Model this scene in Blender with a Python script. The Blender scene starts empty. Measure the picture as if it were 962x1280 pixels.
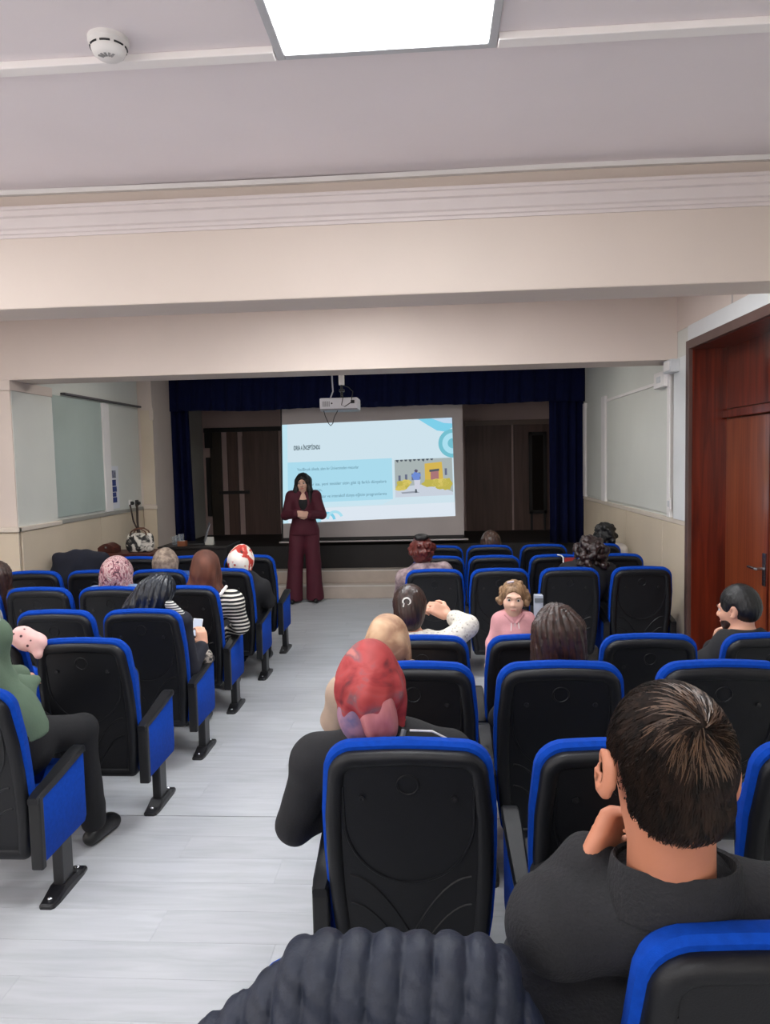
import bpy, bmesh, math, random
import numpy as np
from mathutils import Vector, Matrix, Euler
random.seed(7); rng = np.random.default_rng(7)
PI = math.pi
scene = bpy.context.scene
COL = scene.collection

# ------------------------------------------------------------------ camera
F_PX, CAM_H = 920.0, 1.75
_Y = np.array([(540-481)/F_PX, (640-573)/F_PX, -1.0]); _Y /= np.linalg.norm(_Y)
_X = np.array([1, .018, 0.0]); _X[2] = (_X[0]*_Y[0]+_X[1]*_Y[1])/(-_Y[2]); _X /= np.linalg.norm(_X)
_Z = np.cross(_X, _Y)
CR = np.array([_X, _Y, _Z])
CAMPOS = np.array([0, 0, CAM_H])
def ray(px, py): return CR @ np.array([(px-481)/F_PX, (640-py)/F_PX, -1.0])
def atY(px, py, y):
    d = ray(px, py); return CAMPOS + d*y/d[1]
def atX(px, py, x):
    d = ray(px, py); return CAMPOS + d*x/d[0]
cam_d = bpy.data.cameras.new('camera'); cam = bpy.data.objects.new('camera', cam_d); COL.objects.link(cam)
cam_d.sensor_fit = 'HORIZONTAL'; cam_d.sensor_width = 36; cam_d.lens = 36*F_PX/962; cam_d.clip_start = .02
_m = Matrix.Identity(4)
for i in range(3):
    for j in range(3): _m[i][j] = CR[i][j]
    _m[i][3] = CAMPOS[i]
cam.matrix_world = _m
scene.camera = cam
# ------------------------------------------------------------------ world, exposure, light levels
scene.view_settings.view_transform = 'Standard'; scene.view_settings.look = 'None'
scene.view_settings.gamma = 1; scene.view_settings.use_curve_mapping = False
scene.view_settings.exposure = 0.15
w = bpy.data.worlds.new('world'); scene.world = w; w.use_nodes = True
w.node_tree.nodes['Background'].inputs[0].default_value = (.6, .7, .85, 1)
w.node_tree.nodes['Background'].inputs[1].default_value = .05
PANEL_L = 23.0          # ceiling panels' radiance
SLIDE_L = .9
FILL_WINDOW_L = 3.9         # glow of the unseen back and left windows, added as fill

# ------------------------------------------------------------------ materials
MATS = {}
def srgb(r, g, b):
    f = lambda c: (c/255/12.92) if c/255 <= .04045 else ((c/255+.055)/1.055)**2.4
    return (f(r), f(g), f(b), 1)
def new_mat(name):
    m = bpy.data.materials.new(name); m.use_nodes = True
    nt = m.node_tree; b = nt.nodes['Principled BSDF']; MATS[name] = m
    return m, nt, b
def mat(name, col, rough=.6, var=.0, vscale=8, bump=0, bscale=60, metal=0, stretch=(1,1,1), coat=0, spec=.5, sheen=0):
    """plain procedural material: noise-varied colour, noise bump"""
    if name in MATS: return MATS[name]
    m, nt, b = new_mat(name)
    c = srgb(*col); b.inputs['Base Color'].default_value = c
    b.inputs['Roughness'].default_value = rough; b.inputs['Metallic'].default_value = metal
    b.inputs['Specular IOR Level'].default_value = spec
    if coat: b.inputs['Coat Weight'].default_value = coat; b.inputs['Coat Roughness'].default_value = .15
    if sheen: b.inputs['Sheen Weight'].default_value = sheen; b.inputs['Sheen Tint'].default_value = c
    tc = nt.nodes.new('ShaderNodeTexCoord'); mp = nt.nodes.new('ShaderNodeMapping')
    nt.links.new(tc.outputs['Object'], mp.inputs[0]); mp.inputs['Scale'].default_value = stretch
    if var:
        n = nt.nodes.new('ShaderNodeTexNoise'); n.inputs['Scale'].default_value = vscale; n.inputs['Detail'].default_value = 4
        nt.links.new(mp.outputs[0], n.inputs['Vector'])
        r = nt.nodes.new('ShaderNodeValToRGB'); nt.links.new(n.outputs[0], r.inputs[0])
        r.color_ramp.elements[0].position = .3; r.color_ramp.elements[1].position = .7
        r.color_ramp.elements[0].color = tuple(x*(1-var) for x in c[:3])+(1,)
        r.color_ramp.elements[1].color = tuple(min(1, x*(1+var)) for x in c[:3])+(1,)
        nt.links.new(r.outputs[0], b.inputs['Base Color'])
    if bump:
        n2 = nt.nodes.new('ShaderNodeTexNoise'); n2.inputs['Scale'].default_value = bscale; n2.inputs['Detail'].default_value = 3
        nt.links.new(mp.outputs[0], n2.inputs['Vector'])
        bp = nt.nodes.new('ShaderNodeBump'); bp.inputs['Strength'].default_value = bump; bp.inputs['Distance'].default_value = .01
        nt.links.new(n2.outputs[0], bp.inputs['Height']); nt.links.new(bp.outputs[0], b.inputs['Normal'])
    return m
def ramp_mat(name, stops, scale=6, rough=.8, detail=2, kind='noise', stretch=(1,1,1), interp='LINEAR', distort=0, bump=0):
    """printed cloth: a colour ramp over noise or voronoi"""
    if name in MATS: return MATS[name]
    m, nt, b = new_mat(name); b.inputs['Roughness'].default_value = rough
    tc = nt.nodes.new('ShaderNodeTexCoord'); mp = nt.nodes.new('ShaderNodeMapping')
    nt.links.new(tc.outputs['Object'], mp.inputs[0]); mp.inputs['Scale'].default_value = stretch
    if kind == 'noise':
        n = nt.nodes.new('ShaderNodeTexNoise'); n.inputs['Scale'].default_value = scale; n.inputs['Detail'].default_value = detail
        n.inputs['Distortion'].default_value = distort; out = n.outputs[0]
    elif kind == 'cell':
        n = nt.nodes.new('ShaderNodeTexVoronoi'); n.inputs['Scale'].default_value = scale; out = n.outputs['Distance']
    else:
        n = nt.nodes.new('ShaderNodeTexWave'); n.inputs['Scale'].default_value = scale; n.inputs['Distortion'].default_value = distort
        n.bands_direction = kind; out = n.outputs['Fac']
    nt.links.new(mp.outputs[0], n.inputs['Vector'])
    r = nt.nodes.new('ShaderNodeValToRGB'); nt.links.new(out, r.inputs[0]); r.color_ramp.interpolation = interp
    el = r.color_ramp.elements
    while len(el) < len(stops): el.new(.5)
    for e, (p, c) in zip(el, stops): e.position = p; e.color = srgb(*c)
    nt.links.new(r.outputs[0], b.inputs['Base Color'])
    if bump:
        bp = nt.nodes.new('ShaderNodeBump'); bp.inputs['Strength'].default_value = bump; bp.inputs['Distance'].default_value = .005
        nt.links.new(out, bp.inputs['Height']); nt.links.new(bp.outputs[0], b.inputs['Normal'])
    return m
def emit(name, col, strength):
    if name in MATS: return MATS[name]
    m, nt, b = new_mat(name)
    b.inputs['Base Color'].default_value = (0, 0, 0, 1); b.inputs['Specular IOR Level'].default_value = 0
    b.inputs['Emission Color'].default_value = srgb(*col); b.inputs['Emission Strength'].default_value = strength
    return m
def wood(name, dark, light, rough=.3, scale=3, stretch=(6,6,.6), coat=0):
    if name in MATS: return MATS[name]
    m = ramp_mat(name, [(.25, dark), (.75, light)], scale, rough, 6, 'noise', stretch, distort=.6)
    if coat:
        b = m.node_tree.nodes['Principled BSDF']; b.inputs['Coat Weight'].default_value = coat; b.inputs['Coat Roughness'].default_value = .12
    return m
def plank_mat():
    m, nt, b = new_mat('pale laminate')
    tc = nt.nodes.new('ShaderNodeTexCoord'); mp = nt.nodes.new('ShaderNodeMapping'); mp.inputs['Scale'].default_value = (.6, 5, 1)
    oi = nt.nodes.new('ShaderNodeObjectInfo')
    ad = nt.nodes.new('ShaderNodeVectorMath'); ad.operation = 'ADD'
    mul = nt.nodes.new('ShaderNodeMath'); mul.operation = 'MULTIPLY'; mul.inputs[1].default_value = 40
    nt.links.new(oi.outputs['Random'], mul.inputs[0]); nt.links.new(tc.outputs['Object'], ad.inputs[0]); nt.links.new(mul.outputs[0], ad.inputs[1])
    nt.links.new(ad.outputs[0], mp.inputs[0])
    n = nt.nodes.new('ShaderNodeTexNoise'); n.inputs['Scale'].default_value = 4; n.inputs['Detail'].default_value = 6; n.inputs['Distortion'].default_value = .5
    nt.links.new(mp.outputs[0], n.inputs['Vector'])
    r = nt.nodes.new('ShaderNodeValToRGB'); nt.links.new(n.outputs[0], r.inputs[0])
    r.color_ramp.elements[0].position = .3; r.color_ramp.elements[0].color = srgb(166, 169, 172)
    r.color_ramp.elements[1].position = .62; r.color_ramp.elements[1].color = srgb(180, 182, 186)
    hs = nt.nodes.new('ShaderNodeHueSaturation'); nt.links.new(r.outputs[0], hs.inputs['Color'])
    mr = nt.nodes.new('ShaderNodeMapRange'); mr.inputs['To Min'].default_value = .95; mr.inputs['To Max'].default_value = 1.04
    nt.links.new(oi.outputs['Random'], mr.inputs[0]); nt.links.new(mr.outputs[0], hs.inputs['Value'])
    nt.links.new(hs.outputs[0], b.inputs['Base Color']); b.inputs['Roughness'].default_value = .38
    return m
def hair_mat(name, dark, light, rough=.38):
    return MATS.get(name) or ramp_mat(name, [(.3, dark), (.72, light)], 5, rough, 4, 'noise', (14, 14, 1.6), distort=.4, bump=.35)

plastic = mat('black moulded plastic', (17, 18, 22), .45, .1, 30, .08, 300, spec=.35)
plastic2 = mat('black matt plastic', (12, 13, 16), .5, .1, 40, .1, 400)
bluef = mat('royal blue seat fabric', (0, 62, 164), .85, .12, 60, .15, 500, spec=.2)
metal_k = mat('black painted steel', (22, 22, 25), .35, 0, 8, .03, 200)
chrome = mat('dull chrome', (170, 172, 176), .25, .05, 20, metal=1)
white_p = mat('white paint', (226, 222, 220), .6, .03, 5, .03, 90)
cream = mat('cream emulsion', (208, 194, 184), .65, .035, 1.3, .04, 70)
ceil_m = mat('ceiling paint', (232, 222, 224), .75, .03, 1.2, .03, 60)
wall_cool = mat('pale green white emulsion', (207, 208, 201), .6, .05, 1.2, .04, 60)
wains = mat('beige wainscot', (205, 190, 168), .55, .04, 2, .04, 50)
railm = mat('rail paint', (208, 196, 182), .5, .04, 5)
mahog = wood('varnished mahogany', (60, 14, 6), (116, 40, 20), .3, 3, (9, 9, .5), .4)
mahog2 = wood('orange mahogany veneer', (92, 34, 16), (142, 72, 40), .3, 2, (14, 14, .4), .4)
stagewood = wood('dark brown panelling', (70, 50, 42), (104, 76, 66), .5, 2, (8, 8, .6))
stagedark = mat('near black stage paint', (28, 24, 24), .6, .15, 4)
stagewall = mat('grey brown plaster', (190, 166, 160), .7, .06, 2)
velvet = mat('navy velvet', (4, 12, 50), .9, .15, 12, .1, 200, spec=.2)
stepm = mat('pale stone step', (186, 172, 160), .5, .06, 6, .03, 80)
plank_m = plank_mat()
lampm = emit('lit panel diffuser', (250, 253, 255), PANEL_L)

# ------------------------------------------------------------------ mesh helpers
def tag(o, label=None, cat=None, group=None, kind=None):
    if label: o['label'] = label
    if cat: o['category'] = cat
    if group: o['group'] = group
    if kind: o['kind'] = kind
    return o
def empty(name, loc=(0,0,0), rz=0, sc=1):
    o = bpy.data.objects.new(name, None); COL.objects.link(o); o.empty_display_size = .1
    o.location = loc; o.rotation_euler = (0, 0, rz); o.scale = (sc,)*3
    return o
def link(name, me, parent=None, loc=None):
    o = bpy.data.objects.new(name, me); COL.objects.link(o)
    if parent is not None: o.parent = parent
    if loc is not None: o.location = loc
    return o
class MB:
    """collects shapes into one mesh"""
    def __init__(s): s.v = []; s.f = []
    def add(s, vs, fs):
        n = len(s.v); s.v += [tuple(map(float, p)) for p in vs]; s.f += [tuple(i+n for i in f) for f in fs]; return s
    def box(s, x0, x1, y0, y1, z0, z1, b=0):
        if x0 > x1: x0, x1 = x1, x0
        if y0 > y1: y0, y1 = y1, y0
        if z0 > z1: z0, z1 = z1, z0
        if b <= 0:
            vs = [(x,y,z) for z in (z0,z1) for y in (y0,y1) for x in (x0,x1)]
            return s.add(vs, [(0,2,3,1),(4,5,7,6),(0,1,5,4),(2,6,7,3),(0,4,6,2),(1,3,7,5)])
        bm = bmesh.new(); bmesh.ops.create_cube(bm, size=1)
        for v in bm.verts: v.co = Vector(((x0+x1)/2+v.co.x*(x1-x0), (y0+y1)/2+v.co.y*(y1-y0), (z0+z1)/2+v.co.z*(z1-z0)))
        bmesh.ops.bevel(bm, geom=bm.edges[:], offset=b, segments=2, affect='EDGES', profile=.5)
        bm.verts.index_update()
        s.add([v.co[:] for v in bm.verts], [tuple(v.index for v in f.verts) for f in bm.faces]); bm.free(); return s
    def tube(s, pts, r, n=8, closed=False, caps=True):
        pts = [Vector(p) for p in pts]; m = len(pts)
        rs = r if hasattr(r, '__len__') else [r]*m
        rings = []; up = None
        for i, p in enumerate(pts):
            a = pts[(i-1) % m] if (closed or i > 0) else p
            c = pts[(i+1) % m] if (closed or i < m-1) else p
            t = (c-a).normalized() if (c-a).length > 1e-9 else Vector((0,0,1))
            if up is None: up = t.orthogonal().normalized()
            else:
                up = up - t*up.dot(t)
                up = up.normalized() if up.length > 1e-6 else t.orthogonal().normalized()
            q = t.cross(up)
            rings.append([p+(up*math.cos(2*PI*k/n)+q*math.sin(2*PI*k/n))*rs[i] for k in range(n)])
        vs = [v for R_ in rings for v in R_]; fs = []
        for i in range(m if closed else m-1):
            j = (i+1) % m
            for k in range(n): fs.append((i*n+k, i*n+(k+1)%n, j*n+(k+1)%n, j*n+k))
        if caps and not closed: fs += [tuple(range(n))[::-1], tuple((m-1)*n+k for k in range(n))]
        return s.add(vs, fs)
    def lathe(s, prof, c=(0,0,0), n=24, axis='z'):
        vs = []; fs = []
        for (r, z) in prof:
            for k in range(n):
                a = 2*PI*k/n
                p = (r*math.cos(a), r*math.sin(a), z) if axis == 'z' else (r*math.cos(a), z, r*math.sin(a)) if axis == 'y' else (z, r*math.cos(a), r*math.sin(a))
                vs.append((c[0]+p[0], c[1]+p[1], c[2]+p[2]))
        for i in range(len(prof)-1):
            for k in range(n): fs.append((i*n+k, i*n+(k+1)%n, (i+1)*n+(k+1)%n, (i+1)*n+k))
        if prof[0][0] > 1e-6: fs.append(tuple(range(n))[::-1])
        if prof[-1][0] > 1e-6: fs.append(tuple((len(prof)-1)*n+k for k in range(n)))
        return s.add(vs, fs)
    def rings(s, rs, cap0=True, cap1=True):
        n = len(rs[0]); vs = [p for r in rs for p in r]; fs = []
        for i in range(len(rs)-1):
            for k in range(n): fs.append((i*n+k, i*n+(k+1)%n, (i+1)*n+(k+1)%n, (i+1)*n+k))
        if cap0: fs.append(tuple(range(n))[::-1])
        if cap1: fs.append(tuple((len(rs)-1)*n+k for k in range(n)))
        return s.add(vs, fs)
    def poly(s, pts): return s.add(pts, [tuple(range(len(pts)))])
    def build(s, name, m, parent=None, smooth=False, fix=True):
        me = bpy.data.meshes.new(name); me.from_pydata(s.v, [], s.f)
        if fix:
            bm = bmesh.new(); bm.from_mesh(me); bmesh.ops.recalc_face_normals(bm, faces=bm.faces[:]); bm.to_mesh(me); bm.free()
        if smooth: smooth_angle(me)
        me.materials.append(m)
        return link(name, me, parent)
def smooth_angle(me, ang=40):
    me.polygons.foreach_set('use_smooth', [True]*len(me.polygons))
    try: me.set_sharp_from_angle(angle=math.radians(ang))
    except Exception: pass
def struct(o): o['kind'] = 'structure'; return o
def copy_tree(o, parent=None):
    c = o.copy(); COL.objects.link(c)
    if parent is not None: c.parent = parent
    for ch in o.children: copy_tree(ch, c)
    return c

# ------------------------------------------------------------------ signed-distance sculpting (smooth unions, surface nets)
def V3(*a): return np.array(a, float)
def rot3(yaw=0, pitch=0, roll=0):
    return np.array(Euler((pitch, roll, yaw), 'XYZ').to_matrix())
class SDF:
    def __init__(s, vox): s.v = vox; s.p = []; s.cuts = []; s.disp = None
    def cap(s, a, b, ra, rb=None, k=.02, op='u'):
        a = V3(*a); b = V3(*b); rb = ra if rb is None else rb
        lo = np.minimum(a-ra, b-rb); hi = np.maximum(a+ra, b+rb)
        s.p.append(('c', (a, b, ra, rb), lo, hi, k, op)); return s
    def ell(s, c, r, rot=None, k=.02, op='u'):
        c = V3(*c); r = V3(*(r if hasattr(r, '__len__') else (r,)*3)); R = np.eye(3) if rot is None else rot
        ext = np.sqrt((R**2) @ (r**2))
        s.p.append(('e', (c, r, R), c-ext, c+ext, k, op)); return s
    def box(s, c, h, r=.01, rot=None, k=.02, op='u'):
        c = V3(*c); h = V3(*h); R = np.eye(3) if rot is None else rot
        ext = np.abs(R) @ (h)
        s.p.append(('b', (c, h, r, R), c-ext, c+ext, k, op)); return s
    def cut(s, p0, n): s.cuts.append((V3(*p0), V3(*n)/np.linalg.norm(n))); return s
    def mesh(s, name, m, parent=None, smooth=2):
        v = s.v; pos = [q for q in s.p if q[5] == 'u']
        pad = .03+3*v
        lo = np.min([q[2] for q in pos], 0)-pad; hi = np.max([q[3] for q in pos], 0)+pad
        n = np.ceil((hi-lo)/v).astype(int)+1
        ax = [lo[i]+v*np.arange(n[i]) for i in range(3)]
        F = np.full(n, .25, np.float32)
        for kind, a, l, h, k, op in s.p:
            e = k+3*v+(.03 if op == 's' else .01)
            i0 = np.clip(np.floor((l-e-lo)/v).astype(int), 0, n); i1 = np.clip(np.ceil((h+e-lo)/v).astype(int)+1, 0, n)
            if np.any(i1 <= i0): continue
            sl = tuple(slice(i0[j], i1[j]) for j in range(3))
            X, Y, Z = np.meshgrid(*[ax[j][sl[j]] for j in range(3)], indexing='ij', sparse=True)
            if kind == 'c':
                A, B, ra, rb = a; ba = B-A; L2 = max(ba @ ba, 1e-12)
                x, y, z = X-A[0], Y-A[1], Z-A[2]
                t = np.clip((x*ba[0]+y*ba[1]+z*ba[2])/L2, 0, 1)
                d = np.sqrt((x-t*ba[0])**2+(y-t*ba[1])**2+(z-t*ba[2])**2)-(ra+(rb-ra)*t)
            else:
                c = a[0]; R = a[-1]
                x, y, z = X-c[0], Y-c[1], Z-c[2]
                u = [R[0, j]*x+R[1, j]*y+R[2, j]*z for j in range(3)]
                if kind == 'e':
                    r = a[1]
                    k0 = np.sqrt((u[0]/r[0])**2+(u[1]/r[1])**2+(u[2]/r[2])**2)
                    k1 = np.sqrt((u[0]/r[0]**2)**2+(u[1]/r[1]**2)**2+(u[2]/r[2]**2)**2)+1e-9
                    d = k0*(k0-1)/k1
                else:
                    hh = a[1]-a[2]; q = [np.abs(u[j])-hh[j] for j in range(3)]
                    d = np.sqrt(sum(np.maximum(q_, 0)**2 for q_ in q))+np.minimum(np.maximum(np.maximum(q[0], q[1]), q[2]), 0)-a[2]
            G = F[sl]
            if op == 'u':
                hq = np.maximum(k-np.abs(G-d), 0)/max(k, 1e-6); F[sl] = np.minimum(G, d)-hq*hq*k*.25
            else:
                d = -d; hq = np.maximum(k-np.abs(G-d), 0)/max(k, 1e-6); F[sl] = np.maximum(G, d)+hq*hq*k*.25
        X, Y, Z = np.meshgrid(*ax, indexing='ij', sparse=True)
        if s.disp is not None:
            ii = np.nonzero(np.abs(F) < .06)
            F[ii] += s.disp(ax[0][ii[0]], ax[1][ii[1]], ax[2][ii[2]])
        for p0, nn in s.cuts:
            F = np.maximum(F, ((X-p0[0])*nn[0]+(Y-p0[1])*nn[1]+(Z-p0[2])*nn[2]).astype(np.float32))
        F[0] = F[-1] = .1; F[:, 0] = F[:, -1] = .1; F[:, :, 0] = F[:, :, -1] = .1
        S = F < 0
        c = np.zeros(n-1, np.uint8)
        for i in (0, 1):
            for j in (0, 1):
                for k in (0, 1): c += S[i:n[0]-1+i, j:n[1]-1+j, k:n[2]-1+k]
        act = (c > 0) & (c < 8); ijk = np.argwhere(act); N = len(ijk)
        idx = np.full(act.shape, -1, np.int32); idx[act] = np.arange(N)
        P = np.zeros((N, 3)); C = np.zeros(N)
        I, J, K = ijk.T
        off = [(i, j, k) for i in (0, 1) for j in (0, 1) for k in (0, 1)]
        val = {o: F[I+o[0], J+o[1], K+o[2]] for o in off}
        for o in off:
            for axx in range(3):
                if o[axx] == 0:
                    q = list(o); q[axx] = 1; q = tuple(q)
                    fa, fb = val[o], val[q]; mk = (fa < 0) != (fb < 0)
                    t = fa[mk]/(fa[mk]-fb[mk])
                    P[mk] += np.array(o); P[mk, axx] += t; C[mk] += 1
        verts = (ijk+P/C[:, None])*v+lo
        quads = []
        for axx in range(3):
            a0 = [slice(None)]*3; a1 = [slice(None)]*3; a0[axx] = slice(0, -1); a1[axx] = slice(1, None)
            D = S[tuple(a0)].astype(np.int8)-S[tuple(a1)].astype(np.int8)
            e = np.argwhere(D != 0); sg = D[tuple(e.T)]
            b, cc = (axx+1) % 3, (axx+2) % 3
            ok = (e[:, b] > 0) & (e[:, cc] > 0); e = e[ok]; sg = sg[ok]
            def cell(db, dc):
                q = e.copy(); q[:, b] += db; q[:, cc] += dc
                return idx[q[:, 0], q[:, 1], q[:, 2]]
            Q = np.stack([cell(-1, -1), cell(0, -1), cell(0, 0), cell(-1, 0)], 1)
            Q[sg < 0] = Q[sg < 0][:, ::-1]; quads.append(Q)
        Q = np.concatenate(quads); Q = Q[(Q >= 0).all(1)]
        # light laplacian smoothing
        if smooth:
            ed = np.concatenate([Q[:, [0, 1]], Q[:, [1, 2]], Q[:, [2, 3]], Q[:, [3, 0]]])
            for _ in range(smooth):
                acc = np.zeros_like(verts); cn = np.zeros(N)
                for j in range(3): acc[:, j] = np.bincount(ed[:, 0], verts[ed[:, 1], j], N)+np.bincount(ed[:, 1], verts[ed[:, 0], j], N)
                cn = np.bincount(ed[:, 0], minlength=N)+np.bincount(ed[:, 1], minlength=N)
                verts = verts*.5+.5*acc/np.maximum(cn, 1)[:, None]
        me = bpy.data.meshes.new(name)
        me.vertices.add(N); me.vertices.foreach_set('co', verts.ravel().astype(np.float32))
        me.loops.add(len(Q)*4); me.loops.foreach_set('vertex_index', Q.ravel().astype(np.int32))
        me.polygons.add(len(Q)); me.polygons.foreach_set('loop_start', np.arange(0, len(Q)*4, 4, dtype=np.int32))
        me.polygons.foreach_set('use_smooth', np.ones(len(Q), bool))
        me.update(calc_edges=True); me.validate()
        me.materials.append(m)
        return link(name, me, parent)

# ================================================================== THE SETTING
XL, XR, XN = -3.62, 1.95, -4.6      # left wall by the stage, right wall, left wall of the near bay
ZC, ZB = 3.04, 2.50                  # ceiling, underside of the beams
YB = -3.0
# ---- floor: dark bed with laminate boards laid across the room
fl = struct(MB().box(XN, XR, YB, 9.2, -.05, -.0095).build('floor', mat('dark floor bed', (70, 68, 66), .9)))
pw, pl = .1905, 1.32
pm = MB().box(-pl/2+.0003, pl/2-.0003, -pw/2+.0004, pw/2-.0004, -.0095, 0, .0006)
proto = pm.build('plank', plank_m, fl)
pme = proto.data; first = True; yy = YB; row = 0
while yy < 9.18:
    if abs(yy-3.5) < pw/2: yy += .006
    wd = min(pw, 9.19-yy)
    x = (XN if yy < 6.0 else XL-.05)-(row*.47) % pl
    x_lo = XN if yy < 6.0 else XL-.05
    if yy < 1.0: x_lo = XN
    while x < XR:
        a, b = max(x, x_lo), min(x+pl, XR)
        if b-a > .04:
            o = proto if first else link('plank', pme, fl)
            first = False
            o.location = ((a+b)/2, yy+wd/2, 0); o.scale = ((b-a)/pl, wd/pw, 1)
        x += pl
    yy += wd; row += 1
# ---- ceiling with panel strip and T-bars
ce = struct(MB().box(XN, XR+.1, YB, 9.7, ZC, ZC+.08).build('ceiling', ceil_m))
LX0, LX1, LY1 = -.44, .195, 2.385
LY0 = LY1-.61
b_ = MB().box(XN, LX0-.03, LY1-.03, LY1+.02, ZC-.024, ZC, .003).build('ceiling_strip', mat('bright white strip', (244, 238, 236), .5), ce)
b_ = MB().box(LX1+.03, XR, LY1-.03, LY1+.02, ZC-.024, ZC, .003).build('ceiling_strip', mat('bright white strip', (244, 238, 236), .5), ce)
# ---- beams
def beam(name, y0, y1, x0, x1, z0):
    return struct(MB().box(x0, x1, y0, y1, z0, ZC, .006).build(name, cream))
bm1 = beam('ceiling_beam', 3.43, 3.70, XN, XR, ZB)
bm2 = beam('ceiling_beam', 6.03, 6.40, XN, XR, 2.485)
# cornice along the near beam: stepped crown moulding, then cable trunking at the ceiling
prof = [(0, 2.825), (-.008, 2.825), (-.010, 2.838), (-.018, 2.842), (-.020, 2.856), (-.030, 2.862), (-.044, 2.890), (-.048, 2.902), (-.060, 2.908), (-.062, 2.932), (-.070, 2.936), (-.072, 2.948), (0, 2.948)]
c = MB().rings([[(x, 3.43+p[0], p[1]) for p in prof] for x in (XN, XR)])
struct(c.build('trim_1', mat('cornice paint', (210, 199, 197), .6, .03, 4)))
pts = [(x, 3.43-.013, ZC-.014+.006*math.sin(x*2.1)*.6) for x in np.linspace(XN, XR, 24)]
t2 = MB().rings([[(p[0], p[1]-.012, p[2]-.011), (p[0], p[1]+.012, p[2]-.011), (p[0], p[1]+.012, p[2]+.011), (p[0], p[1]-.012, p[2]+.011)] for p in pts])
struct(t2.build('trim_2', white_p))
# ---- left side
wl = struct(MB().box(XL-.15, XL, 6.4, 11.6, 0, ZC).build('wall_left', wall_cool))
wn = struct(MB().box(XN-.15, XN, YB, 6.05, 0, ZC).build('wall_left_near', cream))
XPL = atY(18, 600, 6.03)[0]        # face of the left pier
YP1 = atX(69, 600, XPL)[1]
pier = struct(MB().box(XN, XPL, 6.035, 6.10, 0, 2.485).box(XPL-.25, XPL, 6.10, YP1, 0, 2.485).build('wall_pier_left', cream))
MB().box(XPL, XPL+.004, 6.05, YP1, 1.24, 2.40).build('painted_panel', wall_cool, pier)
MB().box(XN, XPL+.012, 6.018, YP1+.01, 2.40, 2.485, .004).build('capital', cream, pier)
# dado rail and wainscot of the pier
rl = MB().box(XN, XPL+.035, 5.985, 6.04, 1.205, 1.245, .006).box(XPL, XPL+.035, 6.0, YP1+.03, 1.205, 1.245, .006)
rl.build('dado_rail', railm, pier)
MB().box(XN, XPL+.02, 6.005, 6.03, .09, 1.2, .004).build('panel', wains, pier)
MB().box(XPL, XPL+.025, 6.06, YP1+.08, .09, 1.2, .004).build('panel', wains, pier)
# main left wall: rail, wainscot boards, framed wall panels, ledge
MB().box(XL, XL+.03, YP1, 8.95, 1.195, 1.235, .006).build('dado_rail', mat('shadow grey rail', (150, 148, 140), .5), wl)  # greyer and darker than the other dado rails
ys = [YP1+.08, 7.75, 8.55, 8.95]
for a, b in zip(ys[:-1], ys[1:]): MB().box(XL, XL+.02, a+.003, b-.003, .09, 1.195, .004).build('panel', wains, wl)
y130, y136 = atX(129, 600, XL)[1], atX(137, 600, XL)[1]
MB().box(XL, XL+.012, YP1+.12, y130, 1.26, 2.44, .003).build('wall_panel', mat('grey green board', (168, 180, 174), .5, .05, 2), wl)
MB().box(XL, XL+.03, y130, y136, 1.24, 2.44, .004).build('post', white_p, wl)
MB().box(XL, XL+.03, YP1+.09, YP1+.12, 1.24, 2.44, .004).build('post', white_p, wl)
MB().box(XL, XL+.05, 7.05, 8.95, 2.455, 2.475, .004).build('ledge', mat('dark ledge', (88, 84, 86), .6), wl)
XS = -3.44                          # stage-side return on the left
rt = struct(MB().box(XL, XS, 8.95, 9.6, 0, ZC).build('wall_return_left', cream))
MB().box(XL+.03, XS+.012, 8.93, 8.95, .09, 1.20, .004).build('panel', wains, rt)
MB().box(XL+.03, XS+.03, 8.915, 8.95, 1.20, 1.24, .006).build('dado_rail', railm, rt)
MB().box(XL+.03, XS+.006, 8.94, 8.95, 1.26, 2.42, .004).build('wall_panel', mat('beige board', (206, 192, 172), .6, .03, 3), rt)
MB().box(XS-.03, XS+.02, 8.93, 8.96, 2.30, 2.44, .004).build('bracket', cream, rt)
# wall poster, sockets
p0 = atX(139, 586, XL+.006); p1 = atX(147.5, 626, XL+.006)
po = empty('poster', (XL, (p0[1]+p1[1])/2, 0)); tag(po, 'small blue and white notice on the left wall beside the socket', 'poster')
q = lambda a, b, c, d, off, m, nm: MB().box(off, off+.002, a, b, c, d).build(nm, m, po)
hy = (p1[1]-p0[1])/2
q(-hy-.05, hy+.05, 1.26, p0[2]+.03, .001, mat('notice paper', (214, 216, 222), .6), 'sheet')
zz = p0[2]-.02; blue_i = mat('notice blue ink', (40, 58, 120), .7, .5, 40)
for h_, g in ((.085, .02), (.07, .008), (.06, .006), (.05, .006), (.06, .006), (.07, 0)):
    if zz-h_ < 1.27: break
    q(-hy*.9, hy*(.5+.4*random.random()), zz-h_, zz, .0032, mat('notice grey ink', (120, 122, 140), .7, .5, 30) if h_ == .085 else blue_i, 'print_block'); zz -= h_+g
for k, px in enumerate((162.5, 170.5)):
    s = atX(px, 629, XL)
    so = empty('wall_socket', (XL, min(s[1], 8.88), s[2])); tag(so, ('white' if k == 0 else 'black')+' wall socket with a plug on the left wall above the rail', 'socket')
    MB().box(0, .012, -.04, .04, -.04, .04, .004).build('plate', white_p if k == 0 else plastic2, so)
    MB().lathe([(.022, 0), (.022, .02), (.016, .035), (0, .035)], (.012, 0, 0), 12, 'x').build('plug', plastic2, so)
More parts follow.
